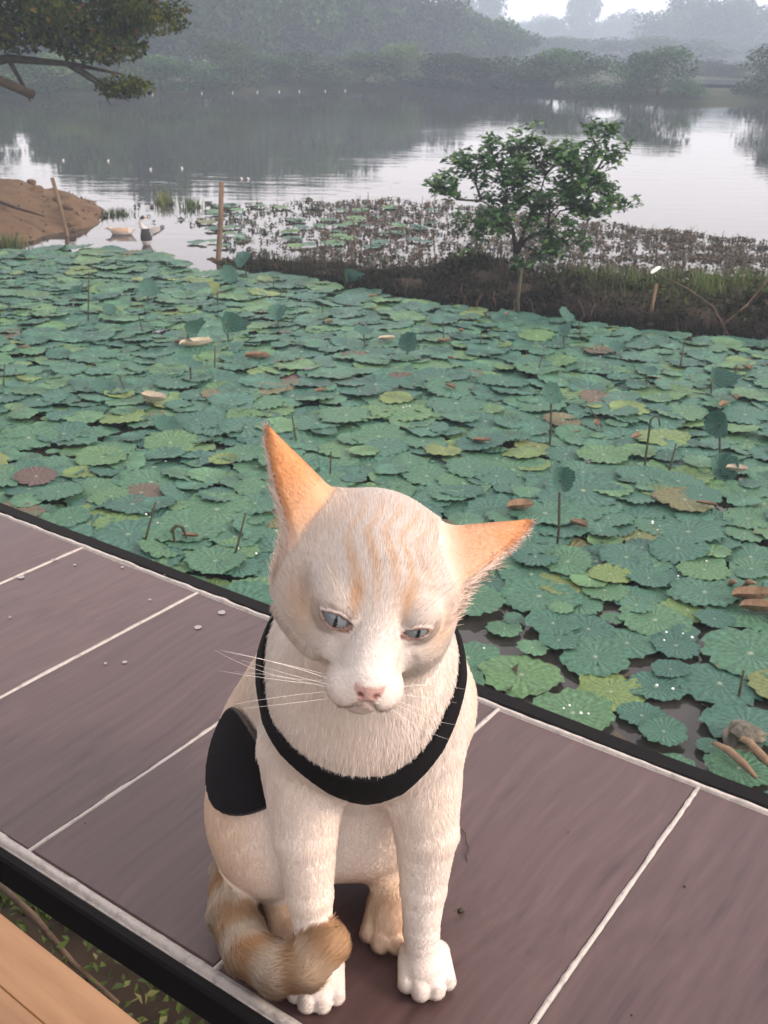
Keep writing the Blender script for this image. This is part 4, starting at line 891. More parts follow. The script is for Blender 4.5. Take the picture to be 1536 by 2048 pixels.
def w1(p):
    q = p-V(.05, -.02, .14); t = q[:, 0]/.19; M = np.abs(q[:, 1]+.02*np.sin(t*3))-.010*(1.1-.6*np.clip(t, 0, 1)); zc = .02+.42*q[:, 0]; hw = .055*(1-.55*np.clip(t, 0, 1)**2)
    return np.maximum(np.maximum(M, np.abs(q[:, 2]-zc)-hw), np.maximum(-q[:, 0], q[:, 0]-.19))*.7
def cw1(v): return np.where((v[:, 0] > .20)[:, None] | ((v[:, 2] < .13+.42*(v[:, 0]-.05)) & (v[:, 0] > .1))[:, None], BK*4, WH)
def w2(p): return w1(p*V(1, 1, 1)+V(-.0, -.06, .01))
bird('duck', d1, (-.12, -.12, -.10), (.12, .12, .40), .006, c1, (-2.29, 10.32, .0), 'black and white duck standing upright with wings raised in the shallows',
     [(w1, (.03, -.08, .0), (.26, .06, .34), cw1), (w2, (.03, -.02, .0), (.26, .12, .34), cw1)])
def d2(p):
    d = ell(p, V(0, 0, .035), V(.15, .075, .062)); d = smin(d, rcone(p, V(.11, 0, .05), V(.19, 0, .085), .045, .012), .03)
    d = smin(d, rcone(p, V(-.11, 0, .05), V(-.165, -.01, .085), .032, .024), .02); d = smin(d, rcone(p, V(-.165, -.01, .085), V(-.215, -.02, .075), .020, .008), .01); return d
def c2(v):
    o = np.tile(V(.36, .27, .19), (len(v), 1)); o[v[:, 2] < .03] = WH*.9; o[v[:, 0] > .10] = WH; o[v[:, 0] < -.12] = WH*.9; o[v[:, 0] < -.188] = V(.45, .20, .06)
    return o*(1+.15*vnoise(v, 60, 3))[:, None]
bird('duck', d2, (-.26, -.12, -.06), (.24, .12, .16), .006, c2, (-2.66, 10.9, .0), 'pale brown and white duck swimming low beside the standing one')
# clods and stubs on the mud bank
for k, (x, y, s_) in enumerate([(-4.05, 12.6, .10), (-3.9, 12.3, .12), (-3.6, 11.9, .09), (-3.35, 11.5, .12), (-3.25, 11.2, .08)]):
    q = sv/.05*s_*V(.38, .34, .26); q = q*(1+.45*vnoise(q, 20, 70+k))[:, None]
    setp(link('earth_clod', mesh('earth_clod', q, sf, M_MUD, smooth=False), loc=(x, y, float(mound_z(np.array([[x]]), np.array([[y]]))[0, 0])+.02), rot=(0, 0, k)), 'dark clod of earth on the edge of the mud bank', 'clod', 'clods on the mud bank')

# ------------------------------------------------------------------ the cat (cat frame: deck surface is z = 0)
def frame(xa,fw):
    # rows: x,y(forward),z(up)
    y=nrm(fw); x=nrm(xa-(xa@y)*y); z=np.cross(x,y); return np.array([x,y,z])
def near(fn,mask):
    # evaluate a part only close to it; far away a safe constant is enough
    def g(p):
        m=mask(p)
        if m.all(): return fn(p)
        o=np.full(len(p),.06); 
        if m.any(): o[m]=fn(p[m])
        return o
    return g
def box_mask(lo,hi): return lambda p: ((p>np.array(lo)-.035)&(p<np.array(hi)+.035)).all(1)
# head frame
HC=V(-.0066,.526,.309)
_pitch=math.radians(10); _roll=math.radians(11); _yaw=math.radians(-3)
_f=V(-math.sin(_yaw)*math.cos(_pitch),-math.cos(_yaw)*math.cos(_pitch),-math.sin(_pitch))
HM=frame(V(math.cos(_roll),0,-math.sin(_roll)),_f)   # note x=image right, y toward camera, z = x cross y
if HM[2][2]<0: HM[2]*=-1
def hw(q): return HC+np.asarray(q,float)@HM      # head local -> world
EYE=[V(-.0205,.0315,.0105),V(.0205,.0315,.0105)]; EYER=.0100
EARS=[dict(base=V(-.0245,.540,.3350),tip=V(-.0690,.556,.3925),open=V(-.62,.22,-.60),wp=.024,wn=.040,cup=.024),
      dict(base=V(.0270,.540,.3300),tip=V(.0825,.541,.3420),open=V(.25,-.08,-.95),wp=.024,wn=.034,cup=.025)]
def ear_frame(e):
    h=e['tip']-e['base']; L=np.linalg.norm(h); h=h/L
    o=nrm(e['open']-(e['open']@h)*h); a=np.cross(h,o); return h,o,a,L
def ear(q,e):
    h,o,a,L=ear_frame(e); d=q-e['base']
    t=(d@h)/L; A=d@a; D=d@o
    tt=np.clip(t,-.25,1)
    pr=np.clip(1-tt,0,1)*(1+.45*np.clip(tt,0,1))
    w=np.where(A>0,e['wp'],e['wn'])*pr
    cp=e['cup']*(1-.85*np.clip(tt,0,1))
    sh=cp*np.minimum((A/np.maximum(w,.003))**2,1.6)-e['cup']*.4+.004*np.clip(tt,0,1)
    th=.0022-.0011*np.clip(tt,0,1)
    sl=2*cp*np.abs(A)/np.maximum(w,.003)**2
    s=(np.abs(D-sh)-th*np.sqrt(1+np.minimum(sl,2.5)**2))/np.sqrt(1+np.minimum(sl,2.5)**2)
    return np.maximum(np.maximum(s*.8,(np.abs(A)-w)*.7),np.maximum((t-1)*L,(-.22-t)*L))
def head(p):
    q=(p-HC)@HM.T
    d=ell(q,V(0,-.017,.0100),V(.0430,.045,.0380))
    for s in(-1,1):
        d=smin(d,ell(q,V(s*.0225,.009,-.010),V(.0205,.028,.0215)),.014)
        d=smin(d,ell(q,V(s*.0205,.0185,.0175),V(.0145,.0140,.0105)),.014)
        d=smin(d,ell(q,V(s*.0090,.0460,-.0255),V(.0122,.0142,.0108)),.010)
        d=smin(d,ell(q,V(s*.0325,-.004,-.007),V(.0155,.022,.020)),.014)
    d=smin(d,rcone(q,V(0,.012,.0195),V(0,.0525,-.0130),.0215,.0108),.014)
    d=smin(d,ell(q,V(0,.041,-.0365),V(.0110,.0120,.0085)),.008)
    for s,e in zip((-1,1),EYE):
        d=smax(d,-rcone(q,V(s*.0012,.0635,-.0215),V(s*.0105,.0555,-.0320),.0012,.0009),.0015)
        d=smax(d,-ell(q,V(s*.0042,.0640,-.0165),V(.0018,.0022,.0014)),.0012)
        d=smax(d,-(ell(q,e+V(0,.0075,0.),V(.0088,.009,.0044),None)),.005)
    return d
def ears(p):
    return np.minimum(ear(p,EARS[0]),ear(p,EARS[1]))
def slit(r,i):
    # negative inside the opening between the lids of eye i (0 image left, 1 image right)
    x=r[:,0]*(-1,1)[i]; u,l=((.0038,-.0042),(.0020,-.0038))[i]
    return np.maximum(r[:,2]-(u-60*x*x+.26*x), -(r[:,2]-(l+52*x*x+.26*x)))
def lids(p):
    # shells around the eyeballs, opened by a slit
    q=(p-HC)@HM.T; out=None
    for i,e in enumerate(EYE):
        r=q-e; n=np.linalg.norm(r,axis=1)-(EYER+.0011)
        cut=smax(n,-np.maximum(slit(r,i),-r[:,1]),.0012)
        out=cut if out is None else np.minimum(out,cut)
    return out
TAIL=[V(-.045,.660,.045),V(-.088,.645,.040),V(-.103,.611,.036),V(-.101,.574,.030),V(-.087,.546,.026),V(-.067,.529,.027),V(-.048,.525,.034),V(-.035,.530,.046)]
TR=[.0150,.0165,.0160,.0156,.0153,.0150,.0146,.0140]
def tail(p):
    d=None
    for i in range(len(TAIL)-1):
        c=rcone(p,TAIL[i],TAIL[i+1],TR[i],TR[i+1]); d=c if d is None else smin(d,c,.002)
    return d
def torso(p):
    d=rcone(p,V(-.008,.582,.212),V(-.020,.662,.112),.056,.074)
    d=smin(d,ell(p,V(-.008,.560,.205),V(.054,.046,.050)),.03)
    d=smin(d,rcone(p,V(-.008,.580,.215),V(-.004,.545,.275),.054,.044),.03)
    d=smin(d,ell(p,V(-.074,.632,.078),V(.054,.072,.067)),.025)     # haunches
    d=smin(d,ell(p,V(.004,.655,.088),V(.046,.062,.068)),.025)
    d=smin(d,ell(p,V(.034,.655,.150),V(.036,.045,.050)),.02)
    d=smin(d,rcone(p,V(-.024,.600,.232),V(-.052,.655,.125),.047,.064),.025)
    d=smin(d,ell(p,V(-.02,.645,.070),V(.06,.055,.055)),.03)
    return d+.0025
def paw(p,c,dirx,diry,sz=1.):
    # c: centre of the paw on the deck, dir: toe direction
    y=nrm(V(dirx,diry,0)); x=V(-y[1],y[0],0)*-1; 
    q=p-c; q=np.stack([q@x,q@y,q[:,2]],1)/sz
    d=ell(q,V(0,-.006,.013),V(.0165,.020,.0135))
    for i,(tx,ty,r) in enumerate([(-.0152,.005,.0070),(-.0054,.0125,.0076),(.0056,.0130,.0076),(.0152,.005,.0070)]):
        d=smin(d,rcone(q,V(tx*.72,ty-.020,.0170),V(tx,ty,.0082),.0088,r),.0018)
    d=smax(d,-q[:,2]+.0005,.001)
    return d*sz
def frontlegs(p):
    # image-left leg (cat's right)
    d=rcone(p,V(-.047,.566,.175),V(-.0475,.552,.120),.0305,.0205)
    d=smin(d,rcone(p,V(-.0475,.552,.120),V(-.0445,.546,.075),.0205,.0150),.0025)
    d=smin(d,rcone(p,V(-.0445,.546,.075),V(-.042,.543,.040),.0150,.0120),.0025)
    d=smin(d,rcone(p,V(-.042,.543,.040),V(-.041,.536,.016),.0120,.0125),.0025)
    e=rcone(p,V(.023,.566,.175),V(.031,.557,.120),.0305,.0205)
    e=smin(e,rcone(p,V(.031,.557,.120),V(.0305,.554,.075),.0205,.0150),.0025)
    e=smin(e,rcone(p,V(.0305,.554,.075),V(.0300,.552,.040),.0150,.0120),.0025)
    e=smin(e,rcone(p,V(.0300,.552,.040),V(.032,.548,.016),.0120,.0125),.0025)
    return np.minimum(d,e)
def paws(p):
    d=paw(p,V(-.0395,.530,0),-.05,-1,.88)
    d=np.minimum(d,paw(p,V(.0340,.542,0),.10,-1,.90))
    return d
def hind(p):
    d=smin(rcone(p,V(.016,.640,.03),V(.013,.595,.016),.022,.015),paw(p,V(.010,.584,0),-.12,-1,.95),.008)
    d=np.minimum(d,smin(rcone(p,V(-.075,.630,.03),V(-.060,.575,.016),.022,.015),paw(p,V(-.055,.562,0),.15,-1,.95),.008))
    return d
_hb=box_mask((-.075,.455,.245),(.095,.60,.40))
head=near(head,_hb); ears=near(ears,_hb); lids=near(lids,box_mask((-.05,.46,.28),(.05,.53,.35)))
tail=near(tail,box_mask((-.13,.50,0),(-.005,.69,.075)))
frontlegs=near(frontlegs,box_mask((-.09,.50,0),(.075,.61,.21))); paws=near(paws,box_mask((-.07,.50,0),(.065,.575,.04)))
hind=near(hind,box_mask((-.11,.54,0),(.05,.67,.06))); torso=near(torso,box_mask((-.16,.49,0),(.09,.75,.33)))
def body(p):
    d=torso(p)
    d=smin(d,hind(p),.012)
    fl=smin(frontlegs(p),paws(p),.007)
    d=smin(d,fl,.011)
    d=smin(d,tail(p),.006)
    hd=head(p)
    hd=smin(hd,ears(p),.012)
    hd=smin(hd,lids(p),.0055)
    d=smin(d,hd,.014)
    return d
CAT0 = V(-.01, .585, DECK_Z)
cat = empty('cat', tuple(CAT0)); setp(cat, 'cream white cat with orange ears sitting on the tiled ledge in a black harness', 'cat')
def cl(p): return np.asarray(p, float)+V(0, 0, DECK_Z)-CAT0        # cat frame -> local of the cat empty
def grad(fn, p, h=.0007):
    g = np.stack([fn(p+V(*(h*np.eye(3)[k])))-fn(p-V(*(h*np.eye(3)[k]))) for k in range(3)], 1); return g/(np.linalg.norm(g, axis=1)[:, None]+1e-9)
NOSE = V(0, .0630, -.0155)
EC = np.array([[0, 0, 0]])
def tail_param(p):
    best = np.full(len(p), 9.); s_ = np.zeros(len(p)); tan = np.zeros((len(p), 3)); acc = 0.
    for a, b in zip(TAIL[:-1], TAIL[1:]):
        L_ = np.linalg.norm(b-a); t = np.clip(((p-a)@(b-a))/L_**2, 0, 1); d = np.linalg.norm(p-a-t[:, None]*(b-a), axis=1); m_ = d < best
        best[m_] = d[m_]; s_[m_] = (acc+t*L_)[m_]; tan[m_] = (b-a)/L_; acc += L_
    return s_/acc, tan
def mixc(a, b, t): return a+(b-a)*np.clip(t, 0, 1)[:, None]
def ear_side(p, e):
    h, o, a, L_ = ear_frame(e); d = p-e['base']; t = (d@h)/L_; A = d@a; D_ = d@o; tt = np.clip(t, -.25, 1); pr_ = np.clip(1-tt, 0, 1)*(1+.45*np.clip(tt, 0, 1))
    w_ = np.where(A > 0, e['wp'], e['wn'])*pr_; cp = e['cup']*(1-.85*np.clip(tt, 0, 1)); sh = cp*np.minimum((A/np.maximum(w_, .003))**2, 1.6)-e['cup']*.4+.004*np.clip(tt, 0, 1)
    return D_-sh, t, h
def regions(p):
    R_ = dict(head=head(p), ear=ears(p), tail=tail(p), torso=torso(p), leg=frontlegs(p), paw=paws(p), hind=hind(p))
    k = list(R_); return k, np.argmin(np.stack([R_[q] for q in k]), 0), R_
WHITE, CREAM, ORANGE, TAN, PINK = V(.93, .862, .795), V(.88, .75, .62), V(.62, .305, .135), V(.66, .44, .25), V(.74, .46, .39)
def coat(p, skin=False):
    """colour of the cat's coat (or bare skin) at surface points"""
    k, r_, R_ = regions(p); q = (p-HC)@HM.T; col = np.tile(WHITE, (len(p), 1))
    ns = vnoise(p, 60, 7); ns2 = vnoise(p, 22, 8)
    # body: white in front, cream to the back, peach on flanks and belly; continuous from chest to paws
    to = np.isin(r_, [k.index('torso'), k.index('leg'), k.index('paw')]); one = np.ones((len(p), 1)); fl_ = frontlegs(p) > .012
    ct = mixc(WHITE*one, CREAM*one, .12+.22*ns2+1.4*np.clip(-(p[:, 0]+.070)/.05, 0, 1)*np.clip((p[:, 1]-.55)/.03, 0, 1)+.6*np.clip((p[:, 1]-.60)/.05, 0, 1))
    ct = mixc(ct, V(.76, .52, .33)*one, np.where(fl_, np.clip((.155-p[:, 2])/.05, 0, 1)*np.clip((p[:, 1]-.575)/.03, 0, 1)*(.55+.3*ns2)*(p[:, 0] > -.05)*1.2, 0))
    ct = mixc(ct, V(.78, .57, .40)*one, np.where(fl_, np.clip((.16-p[:, 2])/.08, 0, 1)*np.clip(-(p[:, 0]+.06)/.03, 0, 1)*.55, 0))
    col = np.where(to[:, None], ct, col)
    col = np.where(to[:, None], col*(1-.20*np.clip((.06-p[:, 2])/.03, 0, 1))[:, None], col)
    hi = r_ == k.index('hind'); col = np.where(hi[:, None], mixc(np.tile(TAN, (len(p), 1)), np.tile(CREAM, (len(p), 1)), .45+.4*ns2), col)
    # tail: grey-cream with rusty rings
    ta = r_ == k.index('tail'); s_, _ = tail_param(p)
    ring = np.sin(s_*2*math.pi*7.2+.7*ns)+.25*ns2; tc = mixc(np.tile(V(.62, .53, .42), (len(p), 1)), np.tile(V(.47, .30, .165), (len(p), 1)), .45+.55*ring+.25*ns)
    tc = mixc(tc, np.tile(V(.60, .40, .23), (len(p), 1)), (s_-.86)*5); col = np.where(ta[:, None], tc, col)
    # head
    he = r_ == k.index('head'); ch = np.tile(WHITE*V(.84, .84, .835), (len(p), 1)); x, y, z = q.T
    fore = np.clip((z-.008)/.012, 0, 1)*np.clip((.030-np.abs(x))/.014, 0, 1)*np.clip((.040-y)/.02+.2, 0, 1)*np.clip((y+.035)/.03, 0, 1)
    strp = np.sin((x+.004*np.sin(y*130))*2*math.pi/.0095+1.2*ns)*.5+.5
    ch = mixc(ch, np.tile(V(.72, .45, .22), (len(p), 1)), fore*(strp**1.8)*(.55+.45*np.clip((y+.005)/.03, 0, 1))*(.6+.6*(ns2 > -.2)))
    ch = mixc(ch, np.tile(V(.60, .55, .50), (len(p), 1)), .55*np.clip((z-.02)/.015, 0, 1)*np.clip(1-np.abs(np.abs(x)-.018)/.010, 0, 1)*(ns > .3))
    for sx in (-1, 1):
        dp = np.linalg.norm((q-V(sx*.036, .020, .002))/V(.012, .03, .016), axis=1); ch = mixc(ch, np.tile(V(.74, .49, .27), (len(p), 1)), (1.25-dp)*.5)
        dp = np.linalg.norm((q-V(sx*.012, .036, .022))/V(.0035, .012, .010), axis=1); ch = mixc(ch, np.tile(V(.68, .40, .18), (len(p), 1)), (1.3-dp)*.6)
    ch = mixc(ch, np.tile(V(.80, .70, .62), (len(p), 1)), np.clip((-.012-z)/.01, 0, 1)*np.clip((y-.03)/.02, 0, 1)*.4)
    if True:
        for e, sx in zip(EYE, (-1, 1)):
            rr = q-e; op = slit(rr, 0 if sx < 0 else 1); near = (np.linalg.norm(rr, axis=1) < EYER+.0035) & (rr[:, 1] > 0)
            ch = mixc(ch, np.tile(V(.22, .12, .095), (len(p), 1)), np.where(near, np.clip((.0024-op)/.0014, 0, 1), 0))
            a, b = e+V(-sx*.0098, .008, -.005), e+V(-sx*.0102, .010, -.0165); t = np.clip(((q-a)@(b-a))/((b-a)@(b-a)), 0, 1); d = np.linalg.norm((q-a-t[:, None]*(b-a)), axis=1)
            ch = mixc(ch, np.tile(V(.26, .13, .08), (len(p), 1)), np.clip((.0026-d)/.0016, 0, .8)*(1.2-t))
    np_ = nose_d(q); ch = mixc(ch, np.tile(V(.56, .37, .33), (len(p), 1)), np.clip(-np_/.0012+.5, 0, 1))
    for sx in (-1, 1):
        a, b = V(sx*.0002, .0635, -.0215), V(sx*.0105, .0555, -.0320); t = np.clip(((q-a)@(b-a))/((b-a)@(b-a)), 0, 1); d = np.linalg.norm(q-a-t[:, None]*(b-a), axis=1); ch = mixc(ch, np.tile(V(.28, .12, .10), (len(p), 1)), np.clip((.0016-d)/.0010, 0, 1)*.4)
        d = np.linalg.norm((q-V(sx*.0042, .0625, -.0168))/V(.0022, .004, .0016), axis=1); ch = mixc(ch, np.tile(V(.20, .08, .07), (len(p), 1)), (1.1-d)*3)
    col = np.where(he[:, None], ch, col)
    # ears: rust-orange backs, pink bare insides
    for e, dk in zip(EARS, (1., .5)):
        D_, t, h = ear_side(p, e); m_ = (r_ == k.index('ear')) & (ear(p, e) < .004)
        back = mixc(mixc(np.tile(WHITE*.87, (len(p), 1)), np.tile(V(.70, .50, .35), (len(p), 1)), (t-.02)/.28), np.tile(ORANGE, (len(p), 1)), (-.10+t*1.9)*dk+.15*ns2+.12*vnoise(p, 130, 19)); ins = mixc(np.tile(PINK if skin else V(.84, .72, .63), (len(p), 1)), np.tile(V(.80, .62, .52), (len(p), 1)), .3+.3*ns)
        col = np.where(m_[:, None], np.where((D_ > 0)[:, None], ins, back), col)
        blend = np.clip(1-ears(p)/.012, 0, 1)*he*np.clip(t+.5, 0, 1)*.5; col = mixc(col, np.tile(V(.76, .52, .32), (len(p), 1)), blend*dk)
    return np.clip(col, .01, .95)
def nose_d(q):
    # wedge of bare skin: wide at the top, narrow at the bottom
    x, y, z = q.T; zz = z-NOSE[2]; wv = .0072+.55*zz
    return np.maximum(np.maximum(np.abs(x)-np.clip(wv, .001, .008), np.abs(zz+.0010)-.0058), .0545-y)
M_SKIN = attr_mat('cat_skin_and_undercoat', rough=.75, spec=.15, bump=.35, bscale=420)
bv, bf = surface_net(body, (-.165, .435, -.003), (.112, .765, .412), .0015)
bn = grad(body, bv)
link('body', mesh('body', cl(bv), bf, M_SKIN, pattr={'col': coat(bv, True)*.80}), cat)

# harness: a neck-and-chest band and a side panel, both shells on the body
STRAP = np.array([(-.0813, .5862, .2355), (-.0793, .5715, .2227), (-.0733, .5529, .2096), (-.0611, .5293, .2011), (-.0437, .5141, .1913), (-.0258, .5075, .1824), (-.0081, .5062, .1773), (.0093, .5074, .1832), (.0251, .5124, .1976), (.0351, .5200, .2099), (.0418, .5295, .2244),
                  (.048, .552, .242), (.045, .580, .258), (.030, .605, .268), (.0, .620, .275), (-.040, .622, .272), (-.070, .606, .256), (-.0813, .5862, .2355)])
SHW = np.array([.0120, .0100, .0078, .0080, .0090, .0125, .0165, .0125, .0090, .0078, .0075, .007, .007, .007, .007, .008, .009, .0120])
for _ in range(4):
    STRAP = STRAP-grad(body, STRAP)*body(STRAP)[:, None]
def strap_d(p):
    d = np.full(len(p), 9.)
    for a, b, ra, rb in zip(STRAP[:-1], STRAP[1:], SHW[:-1], SHW[1:]): d = np.minimum(d, rcone(p, a, b, ra, rb))
    return d
PC = V(-.098, .6000, .1400)
def panel_d(p): return ell(p, PC, V(.045, .040, .034))
def harness(p):
    b = body(p); t = np.minimum(torso(p), b+.5); hd = head(p)
    a = np.maximum(np.abs(b-.0030)-.0014, strap_d(p)); a = np.maximum(a, -(hd-.004)); c = np.maximum(np.abs(t-.0042)-.0015, panel_d(p))
    return np.minimum(a, c)
M_NYLON = attr_mat('black_nylon_mesh', rough=.85, spec=.15, bump=.25, bscale=900)
hv, hf = surface_net(harness, (-.155, .485, .09), (.07, .665, .30), .0014, .006)
_rd = np.minimum(np.abs(np.maximum(strap_d(hv), -9)), np.where(torso(hv) < .012, np.abs(panel_d(hv)), 9))
hcol = mixc(np.tile(V(.005, .005, .006), (len(hv), 1)), np.tile(V(.06, .056, .052), (len(hv), 1)), np.clip((.0011-np.abs(panel_d(hv)))/.0006, 0, 1)*(panel_d(hv) > -.003))
link('harness', mesh('harness', cl(hv), hf, M_NYLON, pattr={'col': hcol}), cat)

# eyes
def eye(e, sx):
    nu, nv = 64, 40; vs = []; cs = []
    gz = nrm(V(sx*.12, .90, -.10)); u1 = nrm(np.cross(gz, V(0, 0, 1))); u2 = np.cross(u1, gz)
    for i in range(nv+1):
        for j in range(nu):
            a, b = math.pi*i/nv, 2*math.pi*j/nu; d = gz*math.cos(a)+(u1*math.cos(b)+u2*math.sin(b))*math.sin(a); bulge = 1+.045*math.exp(-(a/.45)**2)
            vs.append(hw(e+d*EYER*bulge)); X_, Z_ = math.sin(a)*math.cos(b), math.sin(a)*math.sin(b)
            if a > 1.6: c = V(.45, .36, .34)
            elif math.sin(a) > .80: c = V(.10, .10, .105)
            else: c = mixc(V(.19, .225, .24)[None], V(.10, .12, .135)[None], np.array([math.sin(a)*1.1+.25*math.sin(b*23)*math.sin(a)]))[0]
            if a < 1.2 and abs(X_) < .10*(1-(Z_/.72)**2): c = V(.015, .017, .019)
            cs.append(c)
    f = np.array([(i*nu+j, (i+1)*nu+j, (i+1)*nu+(j+1) % nu, i*nu+(j+1) % nu) for i in range(nv) for j in range(nu)])
    link('eye', mesh('eye', cl(vs), f, M_EYE, pattr={'col': cs}), cat)
M_EYE = attr_mat('wet_eye', rough=.04, spec=.4)
eye(EYE[0], -1); eye(EYE[1], 1)

# coat of hair
def grow(n, seed, dens_fn):
    r = np.random.default_rng(seed); tri_ = np.concatenate([bf[:, [0, 1, 2]], bf[:, [0, 2, 3]]]); A, B, C_ = bv[tri_[:, 0]], bv[tri_[:, 1]], bv[tri_[:, 2]]
    ar = np.linalg.norm(np.cross(B-A, C_-A), axis=1)*.5; ctr = (A+B+C_)/3; dv_ = dens_fn(bv); wgt = ar*dv_[tri_[:, 0]]; k = r.choice(len(tri_), n, p=wgt/wgt.sum())
    u, v = r.uniform(0, 1, n), r.uniform(0, 1, n); fl = u+v > 1; u[fl], v[fl] = 1-u[fl], 1-v[fl]
    return A[k]+(B[k]-A[k])*u[:, None]+(C_[k]-A[k])*v[:, None], r
cam_c = V(0, 0, CAM_Z-DECK_Z)
def density(p):
    k, g, R_ = regions(p); d = np.ones(len(p)); d[g == k.index('head')] = 6.0; d[g == k.index('ear')] = 3.5; bb = np.isin(g, [k.index('torso'), k.index('leg'), k.index('paw')]); d[bb] = (1.15+1.5*np.clip((.12-p[:, 2])/.09, 0, 1)*(frontlegs(p) < .012))[bb]; d[g == k.index('hind')] = 1.6; d[g == k.index('tail')] = 1.5
    n_ = bn; tc = cam_c-p; tc /= np.linalg.norm(tc, axis=1)[:, None]; return d*np.where(np.sum(n_*tc, 1) < -.25, .22, 1.)
NF = 460000
fp, r = grow(NF, 5, density)
fn = grad(body, fp); k, g, R_ = regions(fp); q = (fp-HC)@HM.T
H_ = lambda nm: g == k.index(nm)
L_ = .0030+.0050*np.clip((fp[:, 2]-.02)/.15, 0, 1)+.003*np.clip((fp[:, 1]-.60)/.05, 0, 1)*np.clip(fp[:, 2]/.05, 0, 1); lift = np.full(NF, .26); flow = np.tile(V(0, .10, -1.), (NF, 1))
chest = np.clip(1-np.linalg.norm((fp-V(-.008, .515, .225))/V(.05, .05, .05), axis=1), 0, 1); L_ += .003*chest
# body hair runs down and away from the neck
hd = H_('head'); hf_ = q-(NOSE+V(0, -.004, .004)); hf_ = hf_@HM; flow[hd] = hf_[hd]
dn = np.linalg.norm(q-NOSE, axis=1); L_[hd] = (.0024+.0052*np.clip((dn-.012)/.055, 0, 1))[hd]; lift[hd] = .24
jaw = hd & (q[:, 2] < -.012) & (q[:, 1] < .035); L_[jaw] = .0095; flow[jaw] = flow[jaw]*.5+V(0, 0, -.04)
for e in EARS:
    D_, t, h = ear_side(fp, e); m_ = H_('ear') & (ear(fp, e) < .004); flow[m_] = h; L_[m_] = np.where(D_ > 0, .0055, .0034)[m_]; lift[m_] = np.where(D_ > 0, .5, .22)[m_]
    rim = m_ & (D_ > 0) & (t < .55); L_[rim] = r.uniform(.004, .012, rim.sum())
s_, tan = tail_param(fp); ta = H_('tail'); flow[ta] = tan[ta]; L_[ta] = .0095; lift[ta] = .42
pz_ = np.clip((.030-fp[:, 2])/.02, 0, 1)*(paws(fp) < .01); flow = flow*(1-pz_[:, None])+V(.03, -1, -.35)*pz_[:, None]
hi = H_('hind'); L_[hi] = .0055; flow[hi] = V(0, -1, -.4); lift[hi] = .3
L_ *= r.uniform(.65, 1.2, NF)
# tufting
pt = np.stack([vnoise(fp, 190, 31), vnoise(fp, 190, 32), vnoise(fp, 190, 33)], 1); pl = np.stack([vnoise(fp, 55, 34), vnoise(fp, 55, 35), vnoise(fp, 55, 36)], 1)
flow = flow/(np.linalg.norm(flow, axis=1)[:, None]+1e-9)+(.20*pt+.15*pl)*np.where(hd, .5, 1.)[:, None]+.13*r.normal(size=(NF, 3))
T_ = flow-np.sum(flow*fn, 1)[:, None]*fn; T_ /= np.linalg.norm(T_, axis=1)[:, None]+1e-9
_ns = (strap_d(fp) < .011) & (R_['head'] > .004); lift[_ns] += .28
lift = lift*r.uniform(.55, 1.5, NF)
# bare places: nose leather, eye openings, under the harness
bare = nose_d(q) < .0004
for e, sx in zip(EYE, (-1, 1)):
    rr = q-e; op = slit(rr, 0 if sx < 0 else 1); bare |= (np.linalg.norm(rr, axis=1) < EYER+.004) & (rr[:, 1] > -.001) & (op < .0016)
bare |= (strap_d(fp) < -.0012) & (R_['head'] > .006); bare |= (panel_d(fp) < -.0015) & (np.abs(torso(fp)) < .004) & (frontlegs(fp) > .004)
bare |= (fp[:, 2] < .0012)
K = ~bare; fp, fn, T_, L_, lift = fp[K], fn[K], T_[K], L_[K], lift[K]; NF = len(fp)
ts = np.array([0, .35, .7, 1.])
P_ = fp[:, None]-fn[:, None]*.0004+L_[:, None, None]*(ts[None, :, None]*T_[:, None]*.95+(lift[:, None]*(ts-.55*ts**2)[None])[:, :, None]*fn[:, None])
P_[:, :, 2] = np.maximum(P_[:, :, 2], .0004)
rad = np.broadcast_to(np.array([.00015, .00013, .00009, .00002]), (NF, 4))*np.clip(L_/.008, .8, 1.25)[:, None]
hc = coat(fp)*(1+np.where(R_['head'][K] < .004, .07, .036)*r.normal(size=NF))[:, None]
def hair(name, pts, rad, col, nor, mat, parent):
    n, m_, _ = pts.shape; c = bpy.data.hair_curves.new(name); c.add_curves([m_]*n)
    c.points.foreach_set('position', np.ascontiguousarray(pts, np.float32).ravel()); c.points.foreach_set('radius', np.ascontiguousarray(rad, np.float32).ravel())
    a = c.attributes.new('col', 'FLOAT_COLOR', 'CURVE'); a.data.foreach_set('color', np.concatenate([col, np.ones((n, 1))], 1).astype(np.float32).ravel())
    a = c.attributes.new('coat_normal', 'FLOAT_VECTOR', 'CURVE'); a.data.foreach_set('vector', np.ascontiguousarray(nor, np.float32).ravel())
    c.materials.append(mat); o = bpy.data.objects.new(name, c); COL.objects.link(o); o.parent = parent; return o
def _fur(t, b, N, L):
    # hair shaded with the lie of the coat, a little light passing through
    a = N('ShaderNodeAttribute', attribute_name='col'); n_ = N('ShaderNodeAttribute', attribute_name='coat_normal')
    L(a.outputs['Color'], b.inputs['Base Color']); L(n_.outputs['Vector'], b.inputs['Normal'])
    tr = N('ShaderNodeBsdfTranslucent'); L(a.outputs['Color'], tr.inputs[0]); L(n_.outputs['Vector'], tr.inputs['Normal'])
    mx = N('ShaderNodeMixShader'); mx.inputs[0].default_value = .28
    L(b.outputs[0], mx.inputs[1]); L(tr.outputs[0], mx.inputs[2]); L(mx.outputs[0], t.nodes['Material Output'].inputs['Surface'])
M_FUR = material('short_cat_fur', _fur, rough=.6, spec=.15)
